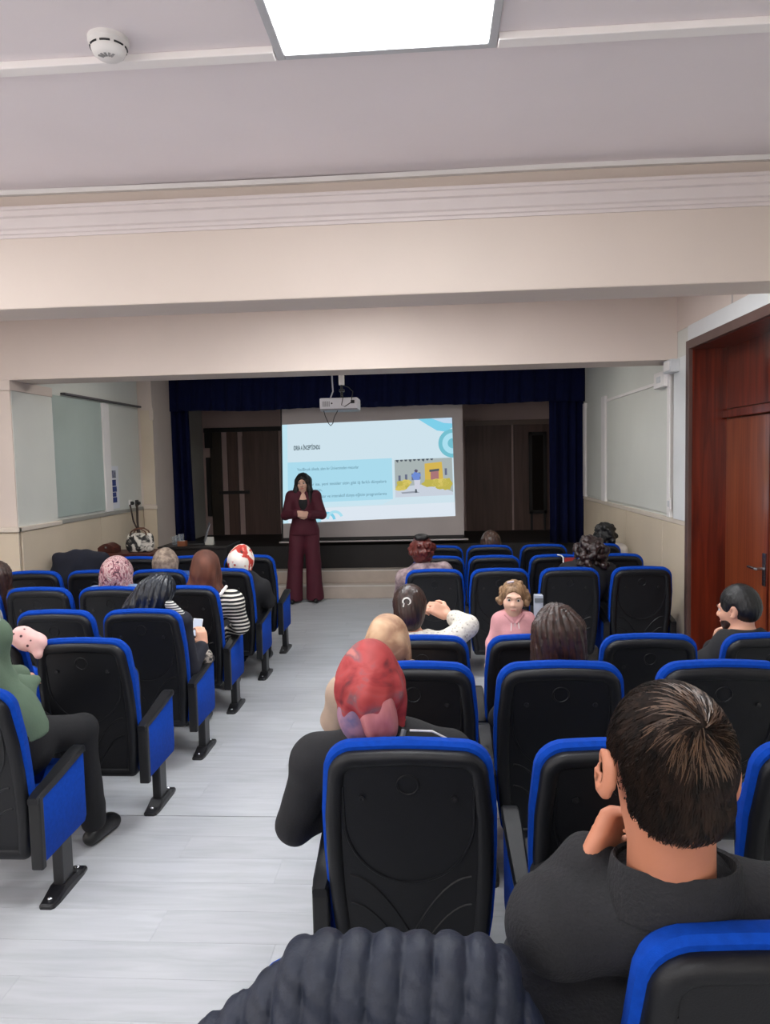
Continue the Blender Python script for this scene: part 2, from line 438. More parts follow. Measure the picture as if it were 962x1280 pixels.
# ---- right wall with the door recess
DY0, DY1, DZ = 4.22, 5.70, 2.53
wr = struct(MB().box(XR, XR+.3, DY1+.03, 11.6, 0, ZC).box(XR, XR+.3, YB, DY0-.03, 0, ZC).box(XR, XR+.3, DY0-.03, DY1+.03, DZ+.03, ZC).build('wall_right', wall_cool))
MB().box(XR-.022, XR, DY1+.04, 9.6, 1.185, 1.225, .006).build('dado_rail', railm, wr)
jy = [5.74, 6.35, 7.5, 8.6, 9.6]
for a, b in zip(jy[:-1], jy[1:]): MB().box(XR-.018, XR, a+.004, b-.004, .09, 1.185, .004).build('panel', wains, wr)
MB().box(XR-.03, XR-.0, DY1+.05, 6.03, 1.225, 2.485, .004).build('pilaster', mat('cool white paint', (214, 216, 216), .6, .03, 4), wr)
for ya, yb in ((6.12, 6.2), (8.38, 8.55), (9.45, 9.58)): MB().box(XR-.03, XR, ya, yb, 1.225, 2.40, .004).build('post', white_p, wr)
MB().box(XR-.012, XR, 6.24, 8.36, 1.25, 2.33, .003).build('wall_panel', wall_cool, wr)
MB().box(XR-.012, XR, 8.57, 9.43, 1.25, 2.33, .003).build('wall_panel', wall_cool, wr)
MB().box(XR-.02, XR, 6.24, 8.36, 2.33, 2.36, .003).build('moulding', white_p, wr)
MB().box(XR-.02, XR, YB, 3.43, 1.185, 1.225, .006).build('dado_rail', railm, wr)
MB().box(XR-.008, XR, 4.95, 4.965, 2.60, ZC).build('joint_strip', mat('joint grey', (170, 166, 164), .7), wr)
MB().box(XR-.006, XR, 3.70, 6.03, 2.70, ZC).build('painted_panel', cream, wr)
MB().box(XR-.016, XR, DY0-.06, DY1+.055, DZ+.056, DZ+.17, .004).build('lintel_trim', mat('cool white paint', (214, 216, 216), .6, .03, 4), wr)
# cable boxes and trunking right of the second beam
s = atX(832, 474, XR); e_ = empty('cable_box', (XR, s[1], s[2])); tag(e_, 'white cable box high on the right wall under the beam', 'cable box')
MB().box(-.06, 0, -.14, .14, -.07, .06, .006).build('housing', white_p, e_); MB().box(-.066, -.06, -.05, .05, -.03, .02, .002).build('cover', mat('pale grey plastic', (196, 198, 200), .5), e_)
s = atX(846, 458, XR-.02); e_ = empty('junction_box', (XR-.03, s[1], s[2])); tag(e_, 'grey junction box beside the door frame under the beam', 'junction box')
MB().box(-.07, 0, -.09, .09, -.05, .05, .006).build('housing', mat('pale grey plastic', (196, 198, 200), .5), e_); MB().box(-.075, -.07, -.07, .07, -.035, .035, .002).build('lid', white_p, e_)
s0 = atX(843, 480, XR)
e_ = empty('wall_switch', (XR, s0[1], 1.34)); tag(e_, 'white wall socket at the foot of the vertical trunking on the right wall', 'socket')
MB().box(-.045, -.031, -.04, .04, -.045, .045, .004).build('plate', white_p, e_); MB().box(-.05, -.045, -.02, .02, -.025, .025, .002).build('rocker', mat('pale grey plastic', (196, 198, 200), .5), e_)
o = MB().box(XR-.045, XR-.03, s0[1]-.012, s0[1]+.012, 1.39, 2.38, .003).build('cable_trunking', white_p); tag(o, 'narrow white vertical cable trunking on the right wall', 'trunking')
# ---- door: deep mahogany reveal, double leaf, transom panel
d = struct(empty('door_1', (0, 0, 0)))
XD = XR+.25
MB().box(XR-.03, XR+.002, DY1-.01, DY1+.055, .0, DZ+.055, .004).box(XR-.03, XR+.002, DY0-.055, DY0+.01, 0, DZ+.055, .004).box(XR-.03, XR+.002, DY0, DY1, DZ-.01, DZ+.055, .004).build('architrave', mat('brown grey architrave', (88, 66, 60), .4, .15, 6), d)
MB().box(XR-.001, XD, DY1-.012, DY1+.03, 0, DZ+.03).build('jamb', mahog, d)
MB().box(XR-.001, XD, DY0-.03, DY0+.012, 0, DZ+.03).build('jamb', mahog, d)
MB().box(XR-.001, XD, DY0, DY1, DZ-.012, DZ+.03).build('head', mahog, d)
MB().box(XD, XD+.04, DY0, DY1, 2.07, DZ).build('transom_panel', mahog, d)
MB().box(XD-.03, XD+.04, DY0, DY1, 2.0, 2.06, .006).build('transom_bar', mahog, d)
ym = 4.96
for a, b in ((DY0, ym), (ym, DY1)):
    lf = MB().box(XD, XD+.04, a+.004, b-.004, .01, 1.995, .004).build('leaf', mahog2, d)
    if b == DY1:
        MB().box(XD-.012, XD, ym+.035, ym+.08, .85, 1.07, .003).build('handle_plate', chrome, lf)
        MB().tube([(XD-.01, ym+.058, .965), (XD-.055, ym+.058, .965), (XD-.06, ym+.07, .965), (XD-.06, ym+.18, .965)], .010, 8).build('handle', chrome, lf)
    MB().box(XD-.006, XD, a+.006, a+.03, .02, 1.99, .002).build('edge_bead', mahog, lf)
# backing behind the door so the room is closed
struct(MB().box(XR+.3, XR+.36, DY0-.3, DY1+.3, 0, ZC).build('wall_door_back', stagewall))
struct(MB().box(XN-.15, XR+.3, YB-.15, YB, 0, ZC).build('wall_back', cream))
# ---- unseen glowing windows added to brighten the ceiling (left wall and back wall)
def window(n, loc, rz, w_, h_, cols):
    r = struct(empty('window_%d' % n, loc, rz)); fr = MB(); t = .06
    for a, b, c_, d_ in [(-w_/2, w_/2, 0, t), (-w_/2, w_/2, h_-t, h_)]: fr.box(a, b, 0, .05, c_, d_, .004)
    for k in range(cols+1):
        xx = -w_/2+(w_-t)*k/cols; fr.box(xx, xx+t, 0, .05, t, h_-t, .004)
    fr.build('window_frame', white_p, r)
    for k in range(cols):
        x0 = -w_/2+(w_-t)*k/cols+t; x1 = -w_/2+(w_-t)*(k+1)/cols
        MB().box(x0, x1, .015, .022, t, h_-t).build('pane', emit('frosted pane in daylight', (250, 247, 244), FILL_WINDOW_L), r)
    MB().box(-w_/2-.04, w_/2+.04, 0, .12, -.04, 0, .006).build('window_sill', white_p, r)
window(1, (XN, .9, 1.0), -PI/2, 3.0, 1.6, 3)
window(2, (XN, -1.9, 1.0), -PI/2, 1.6, 1.6, 2)
window(3, (-2.6, YB, 1.0), 0, 2.4, 1.6, 3)
window(4, (.5, YB, 1.0), 0, 2.0, 1.6, 2)
# ---- baseboards
struct(MB().box(XL, XL+.03, YP1, 8.95, 0, .085, .004).build('baseboard_left', wains))
struct(MB().box(XR-.028, XR, DY1+.06, 9.18, 0, .085, .004).build('baseboard_right', wains))
# ---- stage: two pale steps, dark riser, deck, back wall
YS1, YS2, YS3, YSB = 9.19, 9.49, 9.80, 11.5
struct(MB().box(XS, XR, YS1, YS3, 0, .152, .005).build('stage_step', stepm))
struct(MB().box(XS, XR, YS2, YS3, .152, .302, .005).build('stage_step', stepm))
for zt, y0 in ((.152, YS1), (.302, YS2)):
    struct(MB().box(XS, XR, y0-.006, y0+.05, zt-.001, zt+.012, .003).build('trim_3' if zt < .2 else 'trim_4', mat('step nosing', (214, 206, 198), .35)))
struct(MB().box(XL, XR+.2, YS3, YSB, 0, .61).build('stage', stagedark))
wb = struct(MB().box(XL-.6, XR+.6, YSB, YSB+.15, .5, 3.2).build('wall_stage', stagewall))
struct(MB().box(XL-.6, XR+.6, 9.7, YSB+.1, 3.02, 3.1).build('ceiling_stage', stagedark))
struct(MB().box(XL-.6, XL-.45, 9.7, YSB, .5, 3.2).build('wall_stage_left', stagewall))
struct(MB().box(XR+.45, XR+.6, 9.7, YSB, .5, 3.2).build('wall_stage_right', stagewall))
def bx(px0, px1, py0, py1, y, nm, m, par, dep=.03):
    a = atY(px0, py0, y); b = atY(px1, py1, y)
    return MB().box(a[0], b[0], y-dep, y, min(a[2], b[2]), max(a[2], b[2]), .004).build(nm, m, par)
Yb = YSB-.005
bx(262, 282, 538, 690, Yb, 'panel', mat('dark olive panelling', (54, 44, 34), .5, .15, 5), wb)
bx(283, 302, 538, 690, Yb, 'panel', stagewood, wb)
bx(303, 352, 538, 690, Yb, 'panel', stagewood, wb)
bx(353, 420, 538, 690, Yb, 'panel', stagewood, wb); bx(421, 500, 538, 690, Yb, 'panel', stagewood, wb); bx(501, 580, 535, 690, Yb, 'panel', stagewood, wb)
bx(581, 640, 529, 690, Yb, 'panel', stagewood, wb); bx(641, 700, 529, 690, Yb, 'panel', stagewood, wb)
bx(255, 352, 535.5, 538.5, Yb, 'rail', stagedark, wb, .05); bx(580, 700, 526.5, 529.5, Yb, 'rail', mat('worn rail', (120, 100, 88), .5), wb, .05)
bx(274, 312, 614, 617, Yb-.03, 'bar', stagedark, wb, .03)
bx(302.5, 304.5, 545, 612, Yb-.03, 'lit_edge', mat('worn rail', (120, 100, 88), .5), wb, .02)  # strip paler than the panels beside it
bx(256, 266, 540, 560, Yb-.0, 'vent', stagedark, wb, .05); bx(258, 266, 572, 645, Yb-.0, 'vent', stagedark, wb, .05)
# tall framed mirror leaning on the stage right
a = atY(661, 540, YSB-.12); b = atY(684, 642, YSB-.12)
e_ = empty('wall_mirror', ((a[0]+b[0])/2, YSB-.02, .611)); tag(e_, 'tall dark framed mirror standing at the right of the stage', 'mirror')
hw = (b[0]-a[0])/2; z0, z1 = b[2]-.611, a[2]-.611
fr = MB()
for bb in ((-hw, -hw+.05, z0, z1), (hw-.05, hw, z0, z1), (-hw, hw, z0, z0+.05), (-hw, hw, z1-.05, z1)): fr.box(bb[0], bb[1], -.07, -.03, bb[2], bb[3], .006)
fr.box(-hw+.02, -hw+.05, -.07, -.03, 0, z0+.02).box(hw-.05, hw-.02, -.07, -.03, 0, z0+.02)
fr.build('frame', stagedark, e_)
MB().box(-hw+.04, hw-.04, -.055, -.045, z0+.04, z1-.04).build('glass', mat('dim mirror glass', (70, 62, 58), .12, 0, 4, metal=.7), e_)

# ---- curtains
def curtain(name, x0, x1, y, z0, z1, label, nf, amp=.045, taper=0, hem=0, group=None):
    n = nf*14; mzs = 6; vs = []; fs = []
    for j in range(mzs+1):
        t = j/mzs; z = z1+(z0-z1)*t
        for i in range(n+1):
            u = i/n; x = x0+(x1-x0)*u
            if taper: x += taper*t*(1 if taper > 0 else 1)*(u)
            ph = 2*PI*nf*u+.6*math.sin(5*u+1.3)
            yy_ = y+amp*(.55+.45*t)*math.sin(ph)+.012*math.sin(2.3*ph+2*t)
            zz_ = z+(hem*math.sin(7*u*PI)+hem*.6*math.sin(17*u) if j == mzs else 0)
            vs.append((x, yy_, zz_))
    for j in range(mzs):
        for i in range(n): fs.append((j*(n+1)+i, j*(n+1)+i+1, (j+1)*(n+1)+i+1, (j+1)*(n+1)+i))
    root = empty(name, ((x0+x1)/2, y, z0)); tag(root, label, 'curtain', group)
    me = bpy.data.meshes.new('drape'); me.from_pydata([(v[0]-(x0+x1)/2, v[1]-y, v[2]-z0) for v in vs], [], fs)
    me.polygons.foreach_set('use_smooth', [True]*len(me.polygons)); me.materials.append(velvet)
    o = link('drape', me, root); sm = o.modifiers.new('s', 'SOLIDIFY'); sm.thickness = .006
    MB().box(-(x1-x0)/2, (x1-x0)/2, -.02, .02, z1-z0, z1-z0+.03).build('heading_rail', metal_k, root)
    return root
YC = 9.68
a = atY(197, 600, YC)[0]; b = atY(235, 540, YC)[0]
curtain('stage_curtain', XL+.0, b, YC, .615, 2.93, 'navy stage curtain hanging left of the screen', 4, .05, .04)
a = atY(687, 600, YC)[0]; b = atY(725, 600, YC)[0]
curtain('stage_curtain', a, XR-.0, YC, .615, 2.93, 'navy stage curtain hanging right of the screen beside the right wall', 4, .05)
zv = atY(450, 509, YC-.1)[2]
curtain('stage_valance', XL, XR, YC-.1, zv, 2.95, 'long navy valance across the top of the stage', 26, .03, 0, .008)

# ================================================================== LAMPS AND FITTINGS
def panel_light(x0, x1, y0, y1, label):
    r = empty('ceiling_light', ((x0+x1)/2, (y0+y1)/2, ZC)); tag(r, label, 'ceiling light')
    hx, hy = (x1-x0)/2, (y1-y0)/2; t = .028
    fr = MB()
    for bb in ((-hx-t, -hx, -hy-t, hy+t), (hx, hx+t, -hy-t, hy+t), (-hx, hx, -hy-t, -hy), (-hx, hx, hy, hy+t)): fr.box(bb[0], bb[1], bb[2], bb[3], -.018, 0, .003)
    fr.build('frame', mat('grey lamp frame', (186, 186, 190), .45), r)
    MB().box(-hx, hx, -hy, hy, -.010, -.001).build('diffuser', lampm, r)
    return r
panel_light(LX0, LX1, LY0, LY1, 'square lit ceiling panel beside the smoke detector')
panel_light(LX0-.3, LX1-.3, -.95, -.35, 'square lit ceiling panel behind the seats at the back of the room')
panel_light(LX0-2.2, LX1-2.2, LY0, LY1, 'square lit ceiling panel over the left seats')
panel_light(LX0-2.2, LX1-2.2, -.95, -.35, 'square lit ceiling panel by the left windows')
panel_light(-.80, -.20, 4.55, 5.15, 'square lit ceiling panel ahead of the second beam, over the aisle')  # extra panel put in to brighten the second beam, far floor and door
for k, xx in enumerate((-3.2, -1.2, .7)):
    panel_light(xx-.3, xx+.3, 3.92, 4.52, ['square lit ceiling panel between the beams over the left seats', 'square lit ceiling panel between the beams over the aisle', 'square lit ceiling panel between the beams near the door'][k])
fill_lamp = emit('dimmed panel diffuser', (250, 246, 240), PANEL_L*.58)  # weaker panels added out of view to brighten the bay before the stage
for k, xx in enumerate((-2.3, .6)):
    o = panel_light(xx-.3, xx+.3, 7.0, 7.6, ['dimmed square ceiling panel near the stage over the left seats', 'dimmed square ceiling panel near the stage over the right seats'][k])
    for c_ in o.children:
        if c_.name.startswith('diffuser'): c_.data.materials[0] = fill_lamp
# smoke detector
dp = atY(137, 50, 2.28); dx, dy = dp[0], 2.27
r = empty('smoke_detector', (dx, dy, ZC)); tag(r, 'round white smoke detector on the ceiling beside the light panel', 'smoke detector')
MB().lathe([(.060, 0), (.060, -.014), (.054, -.020), (.052, -.024)], n=32).build('base', white_p, r, True)
MB().lathe([(.052, -.024), (.052, -.032), (.046, -.046), (.034, -.056), (.0, -.058)], n=32).build('dome', white_p, r, True)
for k in range(8):
    a = 2*PI*k/8+.2
    vs = []
    sl = MB(); 
    for da in (-.3, .3):
        for z in (-.0245, -.0305): vs.append((.0532*math.cos(a+da), .0532*math.sin(a+da), z))
    pts = [(.0528*math.cos(a+t), .0528*math.sin(a+t), -.0285) for t in np.linspace(-.28, .28, 7)]
    MB().tube(pts, .003, 6).build('slot', plastic2, r)
for k in range(5):
    a = -PI/2+(k-2)*.42
    MB().tube([(.016*math.cos(a), .016*math.sin(a), -.0575), (.032*math.cos(a), .032*math.sin(a), -.0565)], .0035, 6).build('grille_slot', mat('detector grey', (150, 148, 148), .6), r)
# projector hanging on its pole
PY = 7.0
pa = atY(399, 497, PY); pb = atY(447, 511, PY); pc = (pa+pb)/2; phw = (pb[0]-pa[0])/2; phh = (pa[2]-pb[2])/2
r = empty('projector', (pc[0], PY, pc[2])); tag(r, 'white projector hanging from the ceiling on a white pole', 'projector')
MB().box(-phw, phw, 0, .28, -phh, phh*.9, .012).build('body', mat('projector white', (218, 218, 224), .4), r)
MB().box(-phw*.98, phw*.98, -.004, .27, -phh-.008, -phh+.008, .003).build('base_tray', mat('projector grey', (130, 130, 136), .5), r)
MB().lathe([(.035, 0), (.035, .02), (.028, .022), (0, .018)], (-.07, .28, 0), 20, 'y').build('lens', plastic2, r, True)
for k in range(6): MB().box(-phw+.03+k*.012, -phw+.036+k*.012, -.003, 0, -.03, .02).build('vent', mat('projector grey', (130, 130, 136), .5), r)
MB().lathe([(.008, 0), (.008, .004), (0, .004)], (-.065, -.005, .0), 12, 'y').build('sensor', plastic2, r)
MB().box(phw-.065, phw-.03, -.012, .0, -.004, .026, .002).build('plug_socket', plastic2, r)
pxp = atY(427, 490, PY+.14)[0]-pc[0]
MB().lathe([(.028, phh+.125), (.028, ZC-pc[2])], (pxp, .14, 0), 20).build('pole', white_p, r, True)
MB().lathe([(.012, phh-.005), (.012, phh+.13)], (pxp, .14, 0), 12).box(pxp-.03, pxp+.03, .11, .17, phh-.01, phh+.004).box(pxp-.025, pxp+.025, .115, .165, phh+.06, phh+.085, .004).build('bracket', metal_k, r)
MB().lathe([(.05, ZC-pc[2]-.012), (.05, ZC-pc[2])], (pxp, .14, 0), 20).build('ceiling_plate', metal_k, r)
MB().tube([(pxp+.02, .13, phh+.12), (pxp+.07, .10, phh+.1), (pxp+.12, .02, phh+.05), (pxp+.11, -.02, phh*.6), (phw-.05, -.02, .01), (.06, -.02, -.035), (.03, -.02, -.02), (.045, -.005, phh), (.03, .05, phh+.02)], .004, 6).build('cable', plastic2, r)
MB().tube([(-phw+.1, .05, phh), (-phw+.125, .05, phh+.06), (-phw+.12, .05, phh+.16), (-phw+.115, .06, ZC-pc[2])], .008, 6).build('power_cable', mat('grey cable', (170, 170, 180), .5), r)
MB().tube([(-phw+.03, .05, -phh), (-phw+.045, .05, -phh-.06), (-phw+.075, .05, -phh-.13), (-phw+.095, .05, -phh-.15), (-phw+.115, .05, -phh-.13), (-phw+.13, .05, -phh-.07), (-phw+.165, .05, -phh-.01), (-phw+.17, .06, -phh+.005)], .004, 6).build('loop_cable', plastic2, r)

# ---- projection screen and the slide on it
SY = 9.74
P = lambda px, py, off=0: tuple(atY(px, py, SY-off))
r = empty('projection_screen', (P(464, 590)[0], SY, .0)); tag(r, 'large pull-down projection screen showing a pale blue slide', 'screen')
r.location.z = P(464, 674)[2]
base = Vector(r.location)
def flat(name, pts, m, off, parent=None, dep=.0):
    parent = parent or r
    pb_ = Vector(base) if parent is r else Vector(base)
    vs = [Vector(P(x, y, off))-base for x, y in pts]
    vs2 = [v+Vector((0, .0008, 0)) for v in vs]
    n = len(vs)
    fs = [tuple(range(n)), tuple(range(2*n-1, n-1, -1))]+[(i, (i+1) % n, (i+1) % n+n, i+n) for i in range(n)]
    return MB().add(vs+vs2, fs).build(name, m, parent)
TL, TR, BR, BL = (351, 500), (577.5, 496), (580, 672), (353, 676)
fabric = mat('screen cloth', (176, 168, 166), .8, .02, 3)
flat('cloth', [(351, 500), (577.5, 496), (580, 672), (353, 676)], fabric, 0)
flat('side_border', [(350, 500), (352, 500), (354, 676), (352, 676)], stagedark, .002)
flat('bottom_border', [(352.5, 672.5), (580, 668.5), (580, 672), (352.6, 676)], stagedark, .002)
a, b = Vector(P(349, 678))-base, Vector(P(585, 674))-base
MB().tube([a, b], .012, 10).build('bottom_bar', mat('grey bar', (176, 172, 170), .4), r)
MB().tube([Vector(P(349, 492, .0))-base, Vector(P(580, 488, .0))-base], .035, 14).build('roller_case', stagedark, r)
for px_ in (365, 562):
    t_ = Vector(P(px_, 490))-base; MB().box(t_.x-.012, t_.x+.012, -.004, .004, t_.z, 3.03-base.z).build('hanger', metal_k, r)
def quadmap(u, v):
    tl, tr, br, bl = np.array((352.4, 531.)), np.array((564.6, 522.)), np.array((569., 645.)), np.array((353.8, 654.5))
    return tuple((tl*(1-u)+tr*u)*(1-v)+(bl*(1-u)+br*u)*v)
def uvflat(name, uvs, m, off, parent=None): return flat(name, [quadmap(u, v) for u, v in uvs], m, off, parent)
E = lambda n, c, k=1.0: emit(n, c, SLIDE_L*k)
sl = uvflat('slide', [(0,0),(1,0),(1,1),(0,1)], E('slide white', (206, 226, 236)), .004)
uvflat('slide_lower', [(0,.86),(1,.86),(1,1),(0,1)], E('slide lower white', (220, 230, 240)), .006)
uvflat('slide_edge', [(0,0),(.03,0),(.03,1),(0,1)], E('slide edge', (190, 228, 240)), .006)
uvflat('text_panel', [(.03,.385),(.64,.385),(.64,.80),(.03,.80)], E('slide text panel', (170, 218, 236)), .006)
uvflat('text_panel_glow', [(.03,.80),(.64,.80),(.58,.85),(.05,.85)], E('slide panel fade', (200, 228, 240)), .006)
# decorations, top right and bottom
cy = E('slide cyan', (126, 206, 232)); cy2 = E('slide light cyan', (170, 222, 238)); teal = E('slide teal', (116, 190, 206))
uvflat('wave_decoration', [(.80,.0),(1,.0),(1,.10),(.96,.14),(.91,.125),(.86,.07)], cy, .008)
uvflat('wave_decoration', [(.88,.0),(1,.0),(1,.06),(.95,.05)], E('slide pale violet', (190, 214, 236)), .010)
def ring_uv(cu, cv, ro, ri, a0, a1, m, off, nm):
    ps = [(min(1, cu+ro*math.cos(t)), cv+ro*1.72*math.sin(t)) for t in np.linspace(a0, a1, 16)]+[(min(1, cu+ri*math.cos(t)), cv+ri*1.72*math.sin(t)) for t in np.linspace(a1, a0, 16)]
    uvflat(nm, ps, m, off)
ring_uv(1.0, .26, .085, .062, PI*.5, PI*1.5, teal, .008, 'ring_decoration')
ring_uv(1.0, .26, .062, .03, PI*.5, PI*1.5, cy2, .008, 'ring_decoration')
ring_uv(1.0, .26, .03, .0, PI*.5, PI*1.5, teal, .008, 'ring_decoration')
ring_uv(.255, .985, .05, .034, PI*1.02, PI*1.98, cy, .008, 'ring_decoration')
ring_uv(.30, .975, .05, .034, PI*1.0, PI*1.9, cy2, .0095, 'ring_decoration')
ring_uv(.16, 1.0, .06, .03, PI*1.0, PI*2.0, cy2, .008, 'ring_decoration')
# photograph on the slide
pu0, pu1, pv0, pv1 = .655, .992, .405, .785
def ph(nm, uvs, m, off): uvflat(nm, [(pu0+(pu1-pu0)*u, pv0+(pv1-pv0)*v) for u, v in uvs], m, off)
ph('picture', [(0,0),(1,0),(1,1),(0,1)], E('pic facade', (168, 178, 178)), .008)
ph('picture_ground', [(0,.76),(.3,.70),(.55,.68),(.8,.78),(1,.92),(1,1),(0,1)], E('pic path', (200, 208, 220)), .010)
ph('picture_shadow', [(.1,.87),(.36,.85),(.42,.90),(.12,.91)], E('pic grey', (150, 156, 168)), .012)
for k in range(9): ph('picture_garland', [(.02+k*.075, .0), (.075+k*.075, .0), (.06+k*.075, .05+.03*(k % 3 == 0)), (.03+k*.075, .045)], E('pic dark', (84, 92, 100)), .010)
for k in range(8): ph('picture_window', [(.06+k*.115, .42-.02*k), (.10+k*.115, .42-.02*k), (.10+k*.115, .60-.02*k), (.06+k*.115, .60-.02*k)], E('pic window', (104, 110, 132)), .0095)
ph('picture_entrance', [(.52,.13),(.82,.10),(.84,.62),(.52,.62)], E('pic yellow', (212, 180, 84)), .011)
ph('picture_entrance_door', [(.62,.32),(.76,.30),(.76,.58),(.62,.58)], E('pic red brown', (168, 118, 120)), .013)
ph('picture_entrance_sign', [(.60,.30),(.77,.28),(.77,.34),(.60,.36)], E('pic dark', (84, 92, 100)), .0145)
bush = E('pic bush', (190, 178, 84)); bush2 = E('pic bush light', (214, 196, 104))
def blob(nm, cu, cv, ru, rv, m, off): ph(nm, [(cu+ru*(1+.18*math.sin(5*t+cu*9))*math.cos(t), cv+rv*(1+.15*math.sin(4*t+cv*7))*math.sin(t)) for t in np.linspace(0, 2*PI, 22)[:-1]], m, off)
for cu, cv, ru, rv, m_ in ((.13,.68,.11,.13,bush),(.20,.62,.08,.09,bush2),(.10,.76,.10,.07,bush2),(.62,.66,.15,.11,bush),(.78,.66,.14,.12,bush2),(.90,.70,.085,.17,bush),(.82,.74,.12,.10,bush)): blob('picture_bush', cu, cv, ru, rv, m_, .0150+.0004*len(MATS)*0)
blob('picture_figure_top', .37, .46, .075, .12, E('pic blue', (112, 140, 210)), .017)
blob('picture_figure_head', .37, .315, .03, .04, E('pic head', (92, 84, 110)), .018)
ph('picture_figure_legs', [(.33,.56),(.44,.56),(.42,.80),(.34,.80)], E('pic pale', (206, 208, 222)), .0175)
ph('picture_figure_foot', [(.345,.80),(.37,.80),(.38,.90),(.34,.90)], E('pic dark', (84, 92, 100)), .018)
# lettering
_dg = None
def text_on_slide(nm, s, u, v, h_uv, m, width_uv, off=.012, bold=False):
    cu = bpy.data.curves.new(nm, 'FONT'); cu.body = s; cu.size = 1
    if bold: cu.offset = .03
    to = bpy.data.objects.new(nm, cu); COL.objects.link(to)
    dg = bpy.context.evaluated_depsgraph_get(); me = bpy.data.meshes.new_from_object(to.evaluated_get(dg)); bpy.data.objects.remove(to)
    co = np.array([vv.co[:] for vv in me.vertices])
    if not len(co): return
    w_ = co[:, 0].max(); co[:, 0] *= width_uv/w_; co[:, 1] *= h_uv/.7
    for vv, c_ in zip(me.vertices, co): vv.co = Vector(P(*quadmap(u+c_[0], v-c_[1]), off))-base
    me.materials.clear(); me.materials.append(m); link(nm, me, r)
ink = E('slide ink', (64, 84, 92)); ink2 = E('slide grey ink', (92, 130, 150))
text_on_slide('title_text', 'IDREA A İNCEPTİONDU', .066, .262, .042, ink, .155, bold=True)
text_on_slide('body_text', 'You/Birçok ülkede, alanı bir Üniversiteden mezunlar', .085, .475, .03, ink2, .36)
text_on_slide('body_text', 'işletmeler ise, yeni tesisler sizin gibi iş farklı dünyalara', .085, .630, .03, ink2, .52)
text_on_slide('body_text', 've için.', .155, .69, .03, ink2, .075)
text_on_slide('body_text', 'erasmus, okuryazar ve interaktif dünya eğitim programlarına', .085, .755, .03, ink2, .52)

# ================================================================== SEATS
def yr(z): return -.155-.18*(z-.2)            # rear plane of the tilted back
def outline(hw_top, hw_mid, hw_bot, z0, z1, rt, rb, n=7):
    """rounded, slightly bulging back outline, counter-clockwise in (x, z)"""
    pts = []
    def arc(cx, cz, rr, a0, a1):
        for k in range(n+1):
            a = a0+(a1-a0)*k/n; pts.append((cx+rr*math.cos(a), cz+rr*math.sin(a)))
    arc(hw_bot-rb, z0+rb, rb, -PI/2, 0)
    for t in (.2, .4, .6, .8):
        z = z0+rb+(z1-rt-z0-rb)*t
        u = (z-z0)/(z1-z0); pts.append((hw_bot*(1-u)**2+2*u*(1-u)*(2*hw_mid-.5*hw_bot-.5*hw_top)+hw_top*u*u, z))
    arc(hw_top-rt, z1-rt, rt, 0, PI/2)
    # gently arched top
    for t in (.25, .5, .75): pts.append(((hw_top-rt)*(1-2*t), z1+.006*math.sin(PI*t)))
    arc(-(hw_top-rt), z1-rt, rt, PI/2, PI)
    for t in (.8, .6, .4, .2):
        z = z0+rb+(z1-rt-z0-rb)*t
        u = (z-z0)/(z1-z0); pts.append((-(hw_bot*(1-u)**2+2*u*(1-u)*(2*hw_mid-.5*hw_bot-.5*hw_top)+hw_top*u*u), z))
    arc(-(hw_bot-rb), z0+rb, rb, PI, 1.5*PI)
    return pts
def inset(pts, d, cz=.58):
    """pull an outline inwards by about d"""
    out = []
    n = len(pts)
    for i, p in enumerate(pts):
        a, b = pts[i-1], pts[(i+1) % n]
        tx, tz = b[0]-a[0], b[1]-a[1]; L = math.hypot(tx, tz) or 1
        out.append((p[0]-tz/L*d, p[1]+tx/L*d))
    return out
CH_S = .515
